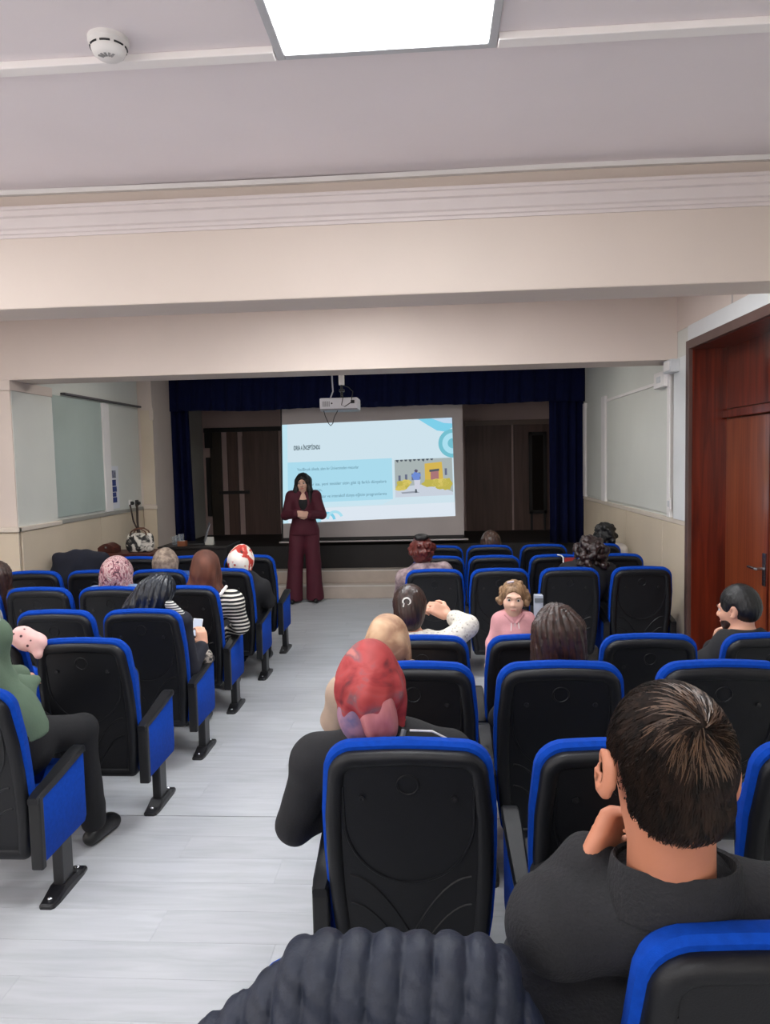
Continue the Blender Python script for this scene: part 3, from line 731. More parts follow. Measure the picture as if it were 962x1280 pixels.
def make_chair():
    root = empty('auditorium_chair'); root['category'] = 'chair'
    sh = outline(.218, .232, .205, .20, .90, .075, .03)
    lay = lambda pts, dy: [(x, yr(z)+dy, z) for x, z in pts]
    m = MB().rings([lay(inset(sh, .045), .012), lay(inset(sh, .040), .004), lay(inset(sh, .030), .0), lay(inset(sh, .014), .001), lay(inset(sh, .003), .010), lay(sh, .020), lay(sh, .048)])
    shell = m.build('back_shell', plastic, root, True)
    R_ = lambda x, z, d=0: (x, yr(z)+.011+d, z)
    MB().tube([(.029*math.cos(a), yr(.805+.029*math.sin(a))+.011, .805+.029*math.sin(a)) for a in np.linspace(0, 2*PI, 21)[:-1]], .0035, 6, True).build('ring', plastic, shell, True)
    for s in (-1, 1):
        MB().lathe([(.009, .012), (.009, .004), (.004, .003), (0, .005)], (s*.125, yr(.765), .765), 12, 'y').build('screw', metal_k, shell, True)
    u_ = [(.178*math.cos(t), .70+.20*math.sin(t)*(1 if math.sin(t) < 0 else .55)) for t in np.linspace(-PI, 0, 25)]
    MB().tube([R_(.178, .80, .001)]+[R_(x, z-.0, .001) for x, z in u_[::-1]]+[R_(-.178, .80, .001)], .0045, 6).build('rib', plastic, shell, True)
    for s in (-1, 1):
        MB().tube([R_(s*(.17-.17*t), .52-.20*t**1.8, .001) for t in np.linspace(0, 1, 10)], .0045, 6).build('rib', plastic, shell, True)
        MB().tube([R_(s*(.17-.15*t), .43-.17*t**1.8, .001) for t in np.linspace(0, 1, 10)], .004, 6).build('rib', plastic, shell, True)
    cu = outline(.232, .242, .215, .21, .922, .085, .04)
    m = MB().rings([lay(inset(cu, .012), .030), lay(cu, .040), lay(cu, .066), lay(inset(cu, .010), .084), lay(inset(cu, .035), .092), lay(inset(cu, .09), .094)])
    m.build('back_cushion', bluef, root, True)
    # tip-up seat, drawn at the hinge so it can be folded
    piv = V3(0, -.055, .355)
    so = outline(.185, .195, .195, -.02, .38, .06, .03)
    def lz(pts, z): return [(x, y, z) for x, y in pts]
    seat = MB().rings([lz(inset(so, .03), .0), lz(inset(so, .006), .008), lz(so, .02), lz(so, .05), lz(inset(so, .012), .068), lz(inset(so, .05), .078), lz(inset(so, .11), .08)]).build('seat_cushion', bluef, root, True)
    seat.location = piv
    MB().rings([lz(inset(so, .012), -.014), lz(inset(so, .004), -.004), lz(inset(so, .004), .012)]).build('seat_pan', plastic2, seat, True)
    return root
def make_side(root, s):
    """standard on one side: arm pad, upholstered panel, post and foot"""
    x = s*CH_S/2; hw_ = .026
    # arm pad: rises and widens towards the front
    path = [(-.20, .478, .020), (-.16, .490, .024), (-.06, .503, .026), (.06, .525, .029), (.15, .540, .030), (.185, .540, .027), (.20, .530, .020)]
    rg = []
    for y, z, h in path:
        rg.append([(x-h, y, z-.026), (x+h, y, z-.026), (x+h+.001, y, z-.008), (x+h-.005, y, z), (x-h+.005, y, z), (x-h-.001, y, z-.008)])
    arm = MB().rings(rg).build('armrest', plastic, root, True)
    pan = outline(.0, 0, 0, 0, 1, 0, 0) if False else None
    pr_ = [(-.165, .205), (.165, .205), (.180, .225), (.180, .516), (-.165, .470)]
    rg = []
    for dx_, ins in ((-.022, .006), (-.018, 0), (.018, 0), (.022, .006)):
        rg.append([(x+dx_, y*(1-ins*4), z+(ins if z < .3 else -ins)) for y, z in pr_])
    MB().rings(rg).build('side_panel', bluef, root, True)
    MB().box(x-.024, x+.024, -.192, -.160, .185, .478, .006).build('standard', plastic2, root)
    MB().box(x-.022, x+.022, -.045, .045, .025, .215, .006).build('post', metal_k, root)
    f = []
    for y, h, z1 in ((-.15, .022, .012), (-.14, .032, .018), (-.10, .037, .024), (-.05, .037, .042), (.05, .037, .042), (.10, .037, .024), (.14, .032, .018), (.15, .022, .012)):
        f.append([(x-h, y, 0), (x+h, y, 0), (x+h, y, z1*.55), (x+h-.007, y, z1), (x-h+.007, y, z1), (x-h, y, z1*.55)])
    foot = MB().rings(f).build('foot', metal_k, root)
    for yb in (-.115, .115):
        MB().lathe([(.010, .018), (.010, .026), (.006, .030), (0, .031)], (x, yb, 0), 10).build('bolt', chrome, foot, True)
protoR = make_chair(); make_side(protoR, 1)       # left block: aisle side is +x
protoL = make_chair(); make_side(protoL, -1)      # right block: aisle side is -x
protoLR = make_chair(); make_side(protoLR, -1); make_side(protoLR, 1)
protos = {'R': protoR, 'L': protoL, 'LR': protoLR}
used = set(); CHAIRS = {}
def chair(kind, x, y, label, sc=1.0, folded=True, group=None, key=None, rz=0):
    if kind not in used: o = protos[kind]; used.add(kind)
    else: o = copy_tree(protos[kind])
    o.location = (x, y, 0); o.scale = (sc,)*3; o.rotation_euler.z = rz
    tag(o, label, 'chair', group)
    for c_ in o.children:
        if c_.name.startswith('seat_cushion'): c_.rotation_euler.x = math.radians(82) if folded else 0
    CHAIRS[key] = (x, y, sc)
    return o
LF = [(-1.56, 2.853), (-1.44, 3.622), (-1.42, 4.306), (-1.436, 5.091), (-1.40, 5.875), (-1.396, 6.69)]
ORD = ['first', 'second', 'third', 'fourth', 'fifth', 'sixth']
occL = {(0,0): 'green-jacketed woman', (2,0): 'dark-haired woman with a phone', (3,0): 'woman in a striped top', (3,1): 'woman in a pink patterned headscarf', (4,1): 'woman in a grey-beige headscarf', (4,0): 'woman in a white and red floral headscarf', (3,3): 'dark-haired woman by the left pier'}
labL = {
 (0,0): 'blue and black auditorium chair at the aisle carrying the green-jacketed woman',
 (1,0): 'empty blue and black auditorium chair at the aisle, just ahead of the black-shoed foot',
 (1,1): 'blue and black auditorium chair with a pink dotted cloth over its back',
 (2,0): 'auditorium chair at the aisle holding the dark-haired woman with the phone',
 (2,1): 'empty auditorium chair left of the woman with the phone',
 (3,0): 'auditorium chair at the aisle holding the woman in the striped top',
 (3,1): 'auditorium chair of the woman in the pink patterned headscarf',
 (3,2): 'empty auditorium chair left of the pink patterned headscarf',
 (3,3): 'auditorium chair of the dark-haired woman at the far left',
 (4,0): 'auditorium chair at the aisle holding the white and red floral headscarf wearer',
 (4,1): 'auditorium chair of the grey-beige headscarf wearer',
 (4,2): 'empty auditorium chair directly before the chair with the black coat',
 (4,3): 'empty auditorium chair beside the left pier, next to the wall',
 (5,0): 'empty auditorium chair at the aisle nearest the presenter',
 (5,1): 'empty auditorium chair between the floral handbag and the presenter',
 (5,2): 'empty auditorium chair in front of the floral handbag',
 (5,3): 'auditorium chair with a black coat thrown over its back',
}
for (i, j), lab in labL.items():
    fx, fy = LF[i]
    chair('R', fx-CH_S/2-j*CH_S, fy, lab, 1.0, (i, j) not in occL, 'chairs left of the aisle', ('L', i, j))
# right block: rows given by the distance of the back tops, centre x of each chair
RR = [
 (1.09, 1.08, [-.105, .56]),
 (1.97, 1.04, [-.085, .51, 1.10]),
 (2.76, 1.04, [-.09, .475, 1.08]),
 (3.46, .97, [-.065, .47, 1.01, 1.575]),
 (5.60, .97, [.0, .50, 1.03, 1.57]),
 (6.36, .97, [.04, .52, 1.05, 1.57]),
 (7.12, .97, [.06, .54, 1.06, 1.57]),
]
labR = {
 (0,0): 'auditorium chair under the navy puffer jacket', (0,1): 'auditorium chair of the man in the black shirt resting his cheek',
 (1,0): 'auditorium chair of the woman in the red headscarf', (1,1): 'empty auditorium chair right of the red headscarf woman', (1,2): 'empty auditorium chair beyond the right ear of the man in the black shirt',
 (2,0): 'auditorium chair at the aisle behind the beige headscarf woman', (2,1): 'auditorium chair of the woman with straight dark brown hair', (2,2): 'empty auditorium chair right of the straight-haired woman',
 (3,0): 'auditorium chair of the woman in the cream knit sweater', (3,1): 'auditorium chair below the curly-haired child', (3,2): 'empty auditorium chair between the child and the man by the door', (3,3): 'auditorium chair of the man by the wooden door',
 (4,0): 'auditorium chair of the red-haired person, at the aisle', (4,1): 'empty auditorium chair directly behind the curly-haired child', (4,2): 'auditorium chair of the person with big dark curly hair', (4,3): 'empty auditorium chair beside the right wall panelling, last of its row',
 (5,0): 'empty auditorium chair ahead of the red-haired person', (5,1): 'empty auditorium chair behind the faint brown-haired head', (5,2): 'auditorium chair with a red and white ribbon on its back', (5,3): 'empty auditorium chair behind the white-topped person',
 (6,0): 'empty auditorium chair nearest the stage step, at the aisle', (6,1): 'auditorium chair of the faint brown-haired person', (6,2): 'empty auditorium chair nearest the stage, left of the white-topped person', (6,3): 'auditorium chair of the white-topped person',
}
occR = {(0,1), (1,0), (2,0), (2,1), (3,0), (3,3), (4,0), (4,2), (6,1), (6,3)}
for i, (yb_, sc_, xs) in enumerate(RR):
    for j, x in enumerate(xs):
        if (i, j) == (0, 0): yb_, sc_ = 1.16, .96
        elif i == 0: yb_, sc_ = 1.09, 1.08
        last = j == len(xs)-1 and i >= 3
        chair('LR' if last else 'L', x, yb_+.285*sc_, labR[(i, j)], sc_, (i, j) not in occR, 'chairs right of the aisle', ('R', i, j))

# ================================================================== PEOPLE
skin_l = mat('light warm skin', (214, 160, 134), .5, .06, 9, .04, 120)
skin_p = mat('pale skin', (222, 178, 156), .5, .05, 9, .04, 120)
skin_t = mat('tan skin', (186, 122, 94), .5, .06, 9, .04, 120)
lipm = mat('lip', (170, 92, 84), .4)
eyew = mat('eye white', (230, 228, 224), .2); eyed = mat('eye iris', (40, 26, 20), .15)
black_cl = mat('black cloth', (20, 20, 24), .85, .15, 20, .2, 250)
black_kn = mat('black crinkled shirt cloth', (24, 24, 28), .85, .15, 26, .35, 160)
trouser_k = mat('black trouser cloth', (16, 16, 20), .85, .1, 20, .1, 200)
shoe_k = mat('black shoe', (14, 14, 15), .4, 0, 8, .05, 100)
maroon = mat('maroon suit cloth', (76, 14, 34), .75, .1, 8, .1, 200)
hair_k = hair_mat('black hair', (5, 5, 6), (18, 16, 17), .5)
hair_b = hair_mat('dark brown hair', (20, 12, 9), (66, 40, 32))
hair_r = hair_mat('red brown hair', (52, 16, 12), (104, 36, 28))
hair_c = hair_mat('fair curly hair', (96, 70, 48), (164, 130, 96), .5)

def head_frame(c, yaw=0, pitch=0, roll=0, hs=1.0):
    R = rot3(yaw, pitch, roll); c = V3(*c)
    return lambda *p: c+R @ (V3(*p)*hs), R, hs
def head_prims(S, H, child=False, ear=1.0, ex=.080):
    T, R, h = H
    S.ell(T(0, -.012, .022), V3(.074, .092, .090)*h, R, .02)
    S.ell(T(0, .030, -.045), V3(.056, .058, .062)*h, R, .035)
    S.ell(T(0, .052, -.088), V3(.026, .024, .022)*h, R, .025)          # chin
    S.cap(T(-.035, .078, .020), T(.035, .078, .020), .012*h, .012*h, .02)     # brow
    S.cap(T(0, .088, .008 if not child else -.008), T(0, .104 if not child else .097, -.026), .008*h, .0135*h*(1 if not child else .85), .012)           # nose
    S.ell(T(-.011, .094, -.030), .0085*h, R, .008); S.ell(T(.011, .094, -.030), .0085*h, R, .008)
    for s in (-1, 1):
        S.ell(T(s*.034, .062, -.028), V3(.022, .020, .022)*h*(1.3 if child else 1), R, .02)  # cheeks
        S.ell(T(s*.030, .096, .006), V3(.016, .016, .010)*h, R, .010, 's')    # eye sockets
        S.ell(T(s*ex, -.012, -.006), V3(.009, .022, .034)*h*ear, R @ rot3(s*-.35, .15, 0), .006)     # ears
        S.ell(T(s*(ex+.007*ear), -.004, -.004), V3(.007, .012, .020)*h*ear, R @ rot3(s*-.35, .15, 0), .004, 's')
    S.cap(T(-.014, .088, -.056), T(.014, .088, -.056), .0075*h, .0075*h, .006)     # lips
    S.cap(T(-.012, .087, -.066), T(.012, .087, -.066), .0075*h, .0075*h, .006)
def face_parts(root_body, H, lipm_=lipm, smile=False, brow=None):
    T, R, h = H
    for s in (-1, 1):
        m_ = MB(); c = T(s*.030, .0745, .004)
        bm = bmesh.new(); bmesh.ops.create_uvsphere(bm, u_segments=14, v_segments=10, radius=.0125*h)
        e = MB().add([tuple(V3(*v.co)+c) for v in bm.verts], [tuple(v.index for v in f.verts) for f in bm.faces]).build('eyeball', eyew, root_body, True)
        c2 = T(s*.030, .0815, .004); e2 = MB().add([tuple(V3(*v.co)*.62+c2) for v in bm.verts], [tuple(v.index for v in f.verts) for f in bm.faces]).build('iris', eyed, root_body, True); bm.free()
        if brow: MB().tube([T(s*.016, .0935, .021), T(s*.03, .0925, .026), T(s*.046, .083, .023)], [.0032*h, .004*h, .002*h], 6).build('eyebrow', brow, root_body, True)
    if smile: MB().tube([T(-.026, .080, -.053), T(-.012, .0925, -.060), T(.012, .0925, -.060), T(.026, .080, -.053)], [.002*h, .0045*h, .0045*h, .002*h], 8).build('lips', lipm_, root_body, True)
    else: MB().tube([T(-.022, .084, -.060), T(-.008, .0945, -.0605), T(.008, .0945, -.0605), T(.022, .084, -.060)], [.002*h, .005*h, .005*h, .002*h], 8).build('lips', lipm_, root_body, True)
def hand_prims(S, w_, d, n, side, sc=1.0, curl=.5, spread=.0, infl=0.0):
    """wrist point, finger direction d, palm-facing normal n, side of the thumb (+1/-1 along d x n)"""
    w_ = V3(*w_); d = V3(*d); d /= np.linalg.norm(d); n = V3(*n); n -= d*(n @ d); n /= np.linalg.norm(n)
    u = np.cross(d, n)*side
    R = np.stack([u, d, n], 1)
    S.box(w_+d*.045*sc, V3(.040, .046, .014)*sc, .012*sc, R, .012)
    for i, (off, L) in enumerate(((.028, .036), (.010, .040), (-.009, .037), (-.027, .030))):
        p = w_+d*.088*sc+u*off*sc; a = 0.15
        dd = d
        for j, (l, rr) in enumerate(((L, .0092), (L*.68, .0084), (L*.52, .0074))):
            a += curl*(1.0 if j else .7)
            q_ = p+(d*math.cos(a)+n*math.sin(a)+u*spread*(1.5-i)*.12)*l*sc
            S.cap(p, q_, rr*sc, rr*.92*sc, .004); p = q_
    p = w_+d*.022*sc+u*.030*sc
    q_ = p+(u*.75+d*.6+n*.3)*.036*sc; S.cap(p, q_, .0125*sc, .0105*sc, .010)
    q2 = q_+(d*.85+u*.15+n*.45)*.030*sc; S.cap(q_, q2, .0105*sc, .0085*sc, .004)
    q3 = q2+(d*.8-u*.05+n*.5)*.024*sc; S.cap(q2, q3, .0085*sc, .0072*sc, .004)

J0 = dict(pel=(0, .04, .49), waist=(0, .005, .62), chest=(0, -.06, .78), neck=(0, -.075, .935), head=(0, -.05, 1.065),
          shL=(-.165, -.065, .905), shR=(.165, -.065, .905), elL=(-.215, .02, .665), elR=(.215, .02, .665), wrL=(-.10, .23, .60), wrR=(.10, .23, .60),
          hipL=(-.088, .06, .465), hipR=(.088, .06, .465), knL=(-.10, .45, .475), knR=(.10, .45, .475), anL=(-.10, .43, .085), anR=(.10, .43, .085),
          toeL=(-.11, .57, .030), toeR=(.11, .57, .030))
def torso(S, J, e, f=1.0):
    S.ell(J['pel'], (.165*f+e, .125*f+e, .115*f+e), None, .04)
    S.cap(J['pel'], J['waist'], .120*f+e, .112*f+e, .05)
    S.cap(J['waist'], J['chest'], .112*f+e, .118*f+e, .06)
    S.ell(J['chest'], (.150*f+e, .108*f+e, .150*f+e), None, .06)
    mid = (V3(*J['shL'])+V3(*J['shR']))/2
    S.cap(J['shL'], mid+V3(0, 0, .015), .050*f+e, .066*f+e, .05); S.cap(J['shR'], mid+V3(0, 0, .015), .050*f+e, .066*f+e, .05)
def arms(S, J, e, f=1.0, wr=1.0, which='LR'):
    for s in which:
        S.cap(J['sh'+s], J['el'+s], .048*f+e, .038*f+e, .035)
        a, b = V3(*J['el'+s]), V3(*J['wr'+s])
        S.cap(a, a+(b-a)*wr, .038*f+e, (.026*f+e*(1.0 if wr == 1 else 1.3)), .02)
def legs(S, J, e, f=1.0):
    for s in 'LR':
        S.cap(J['hip'+s], J['kn'+s], .080*f+e, .054*f+e, .03); S.cap(J['kn'+s], J['an'+s], .052*f+e, .034*f+e, .02)
def feet(S, J, e, f=1.0):
    for s in 'LR':
        a, t = V3(*J['an'+s]), V3(*J['toe'+s])
        heel = a+(a-t)*V3(1, 1, 0)*.18; heel[2] = .034
        S.cap(heel, t, .034*f+e, .028*f+e, .03); S.cap(a, V3(a[0], a[1], .045), .034*f+e, .036*f+e, .03)
def wrinkle(amp=.005, fr=22, seed=0):
    def f(x, y, z):
        return -amp*(np.sin(fr*z+6*np.sin(9*x+seed)+seed)*.5+.5*np.sin(fr*1.7*(z*.7+x*.5)+5*y+seed*2)*np.cos(fr*.8*y))
    return f

def hair_cap(S, H, t=.014, low=-.055, face=True, top=.0):
    """scalp cap; open over the face"""
    T, R, h = H
    S.ell(T(0, -.014, .026+top/2), V3(.076+t, .094+t, .090+t+top)*h, R, .02)
    S.ell(T(0, -.055, -.02), V3(.060+t*.8, .050+t*.8, .055+t)*h, R, .03)
    if face:
        S.ell(T(0, .105, -.03), V3(.072, .060, .098)*h, R, .012, 's')
def strand_disp(H, amp=.004, n=26, amp2=.003):
    T, R, h = H; c = T(0, 0, 0)
    def f(x, y, z):
        p = np.stack([x-c[0], y-c[1], z-c[2]], -1) @ R
        a = np.arctan2(p[:, 0], -p[:, 1]+.001)
        return -amp*np.sin(n*a+3*np.sin(14*p[:, 2]))-amp2*np.sin(n*2.3*a+9*np.sin(7*p[:, 2])+1.3)
    return f
def long_hair(name, root, H, m, length=.26, width=.10, vox=.007, depth=.05, flare=0.0, face=True):
    S = SDF(vox); T, R, h = H
    hair_cap(S, H, .016, face=face)
    S.box(T(0, -.062, -.02-length/2+.05), V3(width, depth, length/2+.05)*h, .045*h, R, .04)
    if flare: S.ell(T(0, -.06, .03-length), V3(width+flare, depth+.01, .09)*h, R, .04)
    for s in (-1, 1): S.cap(T(s*.078, -.01, .02), T(s*(width-.005), -.015, -length*.62), .022*h, .026*h, .03)
    S.disp = strand_disp(H, .0035, 24)
    return S.mesh(name, m, root, 1)
def curly_hair(name, root, H, m, n=70, rad=.032, spread=(.10, .115, .11), c0=(0, -.02, .02), low=-.6, vox=.007, seed=1, drop=0.0, face=True):
    S = SDF(vox); T, R, h = H; g = np.random.default_rng(seed)
    hair_cap(S, H, .016, face=False)
    k = 0
    while k < n:
        d = g.normal(size=3); d /= np.linalg.norm(d)
        if d[2] < low: continue
        if face and d[1] > .35 and d[2] < .62: continue
        p = V3(*c0)+d*V3(*spread)*(.85+.25*g.random()); p[2] -= drop*g.random()*(1-d[2])*.5
        S.ell(T(*p), V3(1, 1, 1)*rad*h*(.7+.6*g.random()), R, .006); k += 1
    if face: S.ell(T(0, .115, -.035), V3(.066, .062, .090)*h, R, .012, 's')
    S.disp = lambda x, y, z: -.003*np.sin(150*x+40*np.sin(60*z))*np.sin(140*z+30*np.sin(50*y))
    return S.mesh(name, m, root, 1)
def hijab(name, root, H, J, m, vox=.007, tuck=False, bun=.02, fold=.004, seed=0, size=1.0, drape=.15):
    S = SDF(vox); T, R, h = H
    S.ell(T(0, -.018, .018), V3(.094, .114, .118)*h*size, R, .02)
    S.ell(T(0, -.065-bun, .0), V3(.070, .062, .075)*h*size, R, .05)
    nk = V3(*J['neck'])
    S.cap(T(0, -.02, -.04), nk+V3(0, .0, .01), .088*h*size, .082*h, .05)
    if not tuck:
        S.ell(nk+V3(0, .0, -.035), (drape, .115, .075), None, .06)
        S.ell(nk+V3(0, .06, -.10), (.11, .08, .10), None, .06)
    S.ell(T(0, .120, -.005), V3(.058, .045, .080)*h, R, .015, 's')
    c = T(0, 0, 0)
    def dsp(x, y, z):
        px, py, pz = x-c[0], y-c[1], z-c[2]
        a = np.arctan2(px, -py)
        low = np.clip((.08-pz)/.12, 0, 1.3)
        return -fold*low*(np.sin(7*a+18*pz+seed)+.6*np.sin(15*a-25*pz+2*seed))-fold*.5*np.sin(40*pz+9*px+seed)
    S.disp = dsp
    return S.mesh(name, m, root, 2)

def person(label, loc, rz=0, sc=1.0, J=None, head_w=None, yaw=0, pitch=0, roll=0, hs=1.0, skin=skin_l, top=None, topname='jacket', trousers=trouser_k,
           vox=.014, cvox=.010, hands=None, face=False, sleeve=1.0, group=None, fat=0.0, seed=0, collar=False, tname='trousers', wamp=.005, brow=None, smile=False, hem=None, ear=1.0, ex=.080, extra=None, tf=1.0, neck_r=.058):
    root = empty('person', loc, rz, sc); tag(root, label, 'person', group)
    Jp = {k: V3(*v) for k, v in J0.items()}
    def toloc(w_):
        d = (V3(*w_)-V3(*loc)); c, s = math.cos(-rz), math.sin(-rz)
        return V3(c*d[0]-s*d[1], s*d[0]+c*d[1], d[2])/sc
    if head_w is not None:
        hl = toloc(head_w); dlt = hl-Jp['head']; Jp['head'] = hl
        Jp['neck'] = Jp['neck']+dlt*V3(.8, .8, .85)
        for k in ('shL', 'shR'): Jp[k] = Jp[k]+dlt*V3(.7, .7, .8)
        Jp['chest'] = Jp['chest']+dlt*V3(.5, .5, .5); Jp['waist'] = Jp['waist']+dlt*V3(.2, .2, .25)
        for k in ('elL', 'elR'): Jp[k] = Jp[k]+dlt*V3(.5, .4, .5)
    for k, v in (J or {}).items(): Jp[k] = V3(*v) if not callable(v) else v(Jp, toloc)
    H = head_frame(Jp['head'], yaw, pitch, roll, hs)
    # ---- body: one continuous surface
    S = SDF(vox)
    torso(S, Jp, 0); arms(S, Jp, 0); legs(S, Jp, 0); feet(S, Jp, -.004)
    T = H[0]
    S.cap(Jp['neck']+V3(0, 0, -.03), T(0, -.02, -.05), neck_r, neck_r*.9*hs, .03)
    head_prims(S, H, False, ear, ex)
    for s in 'LR':
        hd = (hands or {}).get(s)
        a, b = Jp['el'+s], Jp['wr'+s]
        if hd: hand_prims(S, b, hd.get('d', b-a), hd.get('n', (0, 0, -1)), hd.get('side', 1), hd.get('sc', 1), hd.get('curl', .5), hd.get('spread', 0))
        else: hand_prims(S, b, (b-a), (0, 0, -1), 1 if s == 'L' else -1, 1.0, .35)
    body = S.mesh('body', skin, root, 1)
    if face: face_parts(body, H, smile=smile, brow=brow)
    # ---- clothes
    if top is not None:
        S = SDF(cvox); torso(S, Jp, .016+fat, tf)
        for c_, r_ in (extra or []): S.ell(toloc(c_), r_, None, .06)
        arms(S, Jp, .016+fat*.5, 1.0, sleeve)
        S.disp = wrinkle(wamp, 24, seed)
        nk = Jp['neck']
        S.cap(nk+V3(0, -.01, -.05), nk+V3(0, .0, .02 if not collar else .045), .085, .068, .03)
        nd = (T(0, 0, 0)-nk); nd /= np.linalg.norm(nd)
        S.cap(nk+nd*((.018 if not collar else .040)+.105), nk+nd*.30, .105, .14, .004, 's')
        if hem is not None: S.cut((0, 0, hem), (0, 0, -1))
        S.mesh(topname, top, root, 2)
    if trousers is not None:
        S = SDF(cvox+.002); S.ell(Jp['pel']+V3(0, 0, -.01), (.178, .135, .105), None, .03); legs(S, Jp, .016)
        for s in 'LR':
            a = Jp['an'+s]; S.cap(a+V3(0, 0, .05), a+V3(0, 0, -.02), .052, .050, .02)
        S.disp = wrinkle(.004, 20, seed+3); S.mesh(tname, trousers, root, 1)
    for s in 'LR':
        S = SDF(.009); a, t = Jp['an'+s], Jp['toe'+s]
        heel = a+(a-t)*V3(1, 1, 0)*.18; heel[2] = .036
        tt = V3(t[0], t[1], .033); S.cap(heel, tt, .036, .033, .02); S.ell((heel+tt)/2+V3(0, 0, .02), (.04, .10, .035), None, .02); S.cut((0, 0, .002), (0, 0, -1))
        S.mesh('shoe', shoe_k, root, 1)
    return root, Jp, H, toloc
def seat_loc(key): x, y, s = CHAIRS[key]; return (x, y, 0)
hw_ = lambda px, py, y: atY(px, py, y)

# ---------- right block
# man in the black shirt, cheek on his fist
cx, cy, cs = CHAIRS[('R', 0, 1)]
MH = hw_(833, 960, 1.22)
loc = (cx-.10, cy+.16, 0)
J = dict(wrL=lambda Jp, tl: tl(hw_(740, 1076, 1.33)), elL=lambda Jp, tl: tl(hw_(690, 1135, 1.44)),
         shL=lambda Jp, tl: tl(hw_(690, 1155, 1.30)), shR=lambda Jp, tl: tl(hw_(1010, 1145, 1.30)), neck=lambda Jp, tl: tl(hw_(838, 1102, 1.28)), chest=lambda Jp, tl: tl(hw_(850, 1260, 1.40)))
man, Jm, Hm, tl = person('man in a black shirt with short dark hair, leaning his cheek on his fist', loc, 0, 1.14, J, MH, yaw=.03, pitch=-.05, roll=.03, hs=1.0, skin=skin_t,
    top=black_kn, topname='shirt', vox=.007, cvox=.008, hands={'L': dict(d=(.55, .15, 1), n=(.6, -.6, -.2), side=1, curl=1.25, sc=1.0)}, face=True, brow=hair_k, sleeve=.93, wamp=.004, seed=2, fat=.006, ear=1.18, ex=.0925, extra=[(hw_(815, 1250, 1.42), (.27, .12, .26))], neck_r=.066)
T, R, h = Hm
S = SDF(.0055)
S.ell(T(0, -.016, .028), V3(.0845, .103, .100)*h, R, .02)
S.ell(T(0, -.055, -.025), V3(.070, .054, .062)*h, R, .008)
S.ell(T(0, .105, -.035), V3(.085, .075, .100)*h, R, .01, 's')
for s in (-1, 1):
    S.ell(T(s*.095, .0, -.045), V3(.030, .050, .055)*h, R, .012, 's'); S.ell(T(s*.082, -.012, -.006), V3(.020, .030, .042)*h, R, .006, 's')
S.ell(T(0, -.06, -.140), V3(.12, .10, .074)*h, R, .01, 's')
for s in (-1, 1): S.ell(T(s*.095, -.035, -.085), V3(.045, .060, .045)*h, R, .012, 's')
S.disp = strand_disp(Hm, .0012, 40, .0010)
hair_m = ramp_mat('dark brown cropped hair', [(.35, (14, 10, 9)), (.75, (48, 34, 27))], 6, .62, 4, 'noise', (12, 12, 4), distort=.8)
hair_m.node_tree.nodes['Principled BSDF'].inputs['Specular IOR Level'].default_value = .2
hr = S.mesh('hair', hair_m, man, 1)
# strands: whorl at the crown, combed down behind
g = np.random.default_rng(3); vs = []; fs = []
lightst = []
def scalp(d):
    c0 = V3(0, -.030, .005); best = 0
    for c_, r_ in ((V3(0, -.016, .028), V3(.0845, .103, .100)), (V3(0, -.055, -.025), V3(.070, .054, .062))):
        o_ = (c0-c_)/r_; dd = d/r_; A = dd @ dd; B = o_ @ dd; C = o_ @ o_-1
        if B*B-A*C > 0: best = max(best, (-B+math.sqrt(B*B-A*C))/A)
    return c0+d*best
crown = V3(.12, -.60, .78); crown /= np.linalg.norm(crown)
def strands(n, cond, L0, mat_, nm, lift=.0035, thick=.0011):
    m_ = MB(); k = 0
    while k < n:
        d = g.normal(size=3); d /= np.linalg.norm(d)
        if not cond(d): continue
        t1 = d-crown*(d @ crown)/max(1e-6, d @ d); ax = np.cross(crown, d); ax /= np.linalg.norm(ax)+1e-9
        away = np.cross(ax, d); sw = .55*math.exp(-((1-d @ crown)*3))
        tang = away*(1)+ax*sw+g.normal(size=3)*.22; tang -= d*(tang @ d); tang /= np.linalg.norm(tang)
        L = L0*(.7+.6*g.random()); pts = []
        for q_ in range(4):
            dd = d+tang*L*q_/3/.09; dd /= np.linalg.norm(dd)
            pts.append(T(*(scalp(dd)*1.0+dd*lift*(.3+q_*.5*(1.1-q_*.22)))))
        m_.tube(pts, [thick, thick, thick*.8, thick*.3], 3, caps=False); k += 1
    return m_.build(nm, mat_, man, True, False)
def okd(d):
    p = scalp(d); return p[2] > -.046 and p[1] < .055 and not (abs(p[0]) > .066 and p[1] > -.06 and p[2] < .040) and not (abs(p[0]) > .05 and p[2] < -.035)
st = strands(4200, okd, .030, hair_m, 'hair_strands'); st['kind'] = 'stuff'
crown2 = lambda d: okd(d) and abs(math.acos(max(-1, min(1, d @ crown)))-.02) < .42
st2 = strands(230, crown2, .034, hair_mat('brown crown hair', (48, 33, 24), (96, 70, 50)), 'crown_strands', .0040); st2['kind'] = 'stuff'
nape = lambda d: -.062 < scalp(d)[2] < -.042 and d[1] < -.3 and abs(scalp(d)[0]) < .045
st3 = strands(260, nape, .022, hair_mat('nape hair', (30, 22, 18), (84, 64, 50)), 'nape_strands', .001, .0009); st3['kind'] = 'stuff'
# collar of the shirt
nk = Jm['neck']; col = MB()
rgs = []
for rr, zz in ((.098, -.035), (.087, .046), (.084, .050), (.080, .046), (.078, -.03)):
    rgs.append([tuple(nk+V3(rr*1.08*math.cos(a), rr*math.sin(a)-.004-.30*max(zz, 0), zz-.014*math.sin(a))) for a in np.linspace(0, 2*PI, 37)[:-1]])
col.rings(rgs, False, False).build('collar', black_kn, man, True)

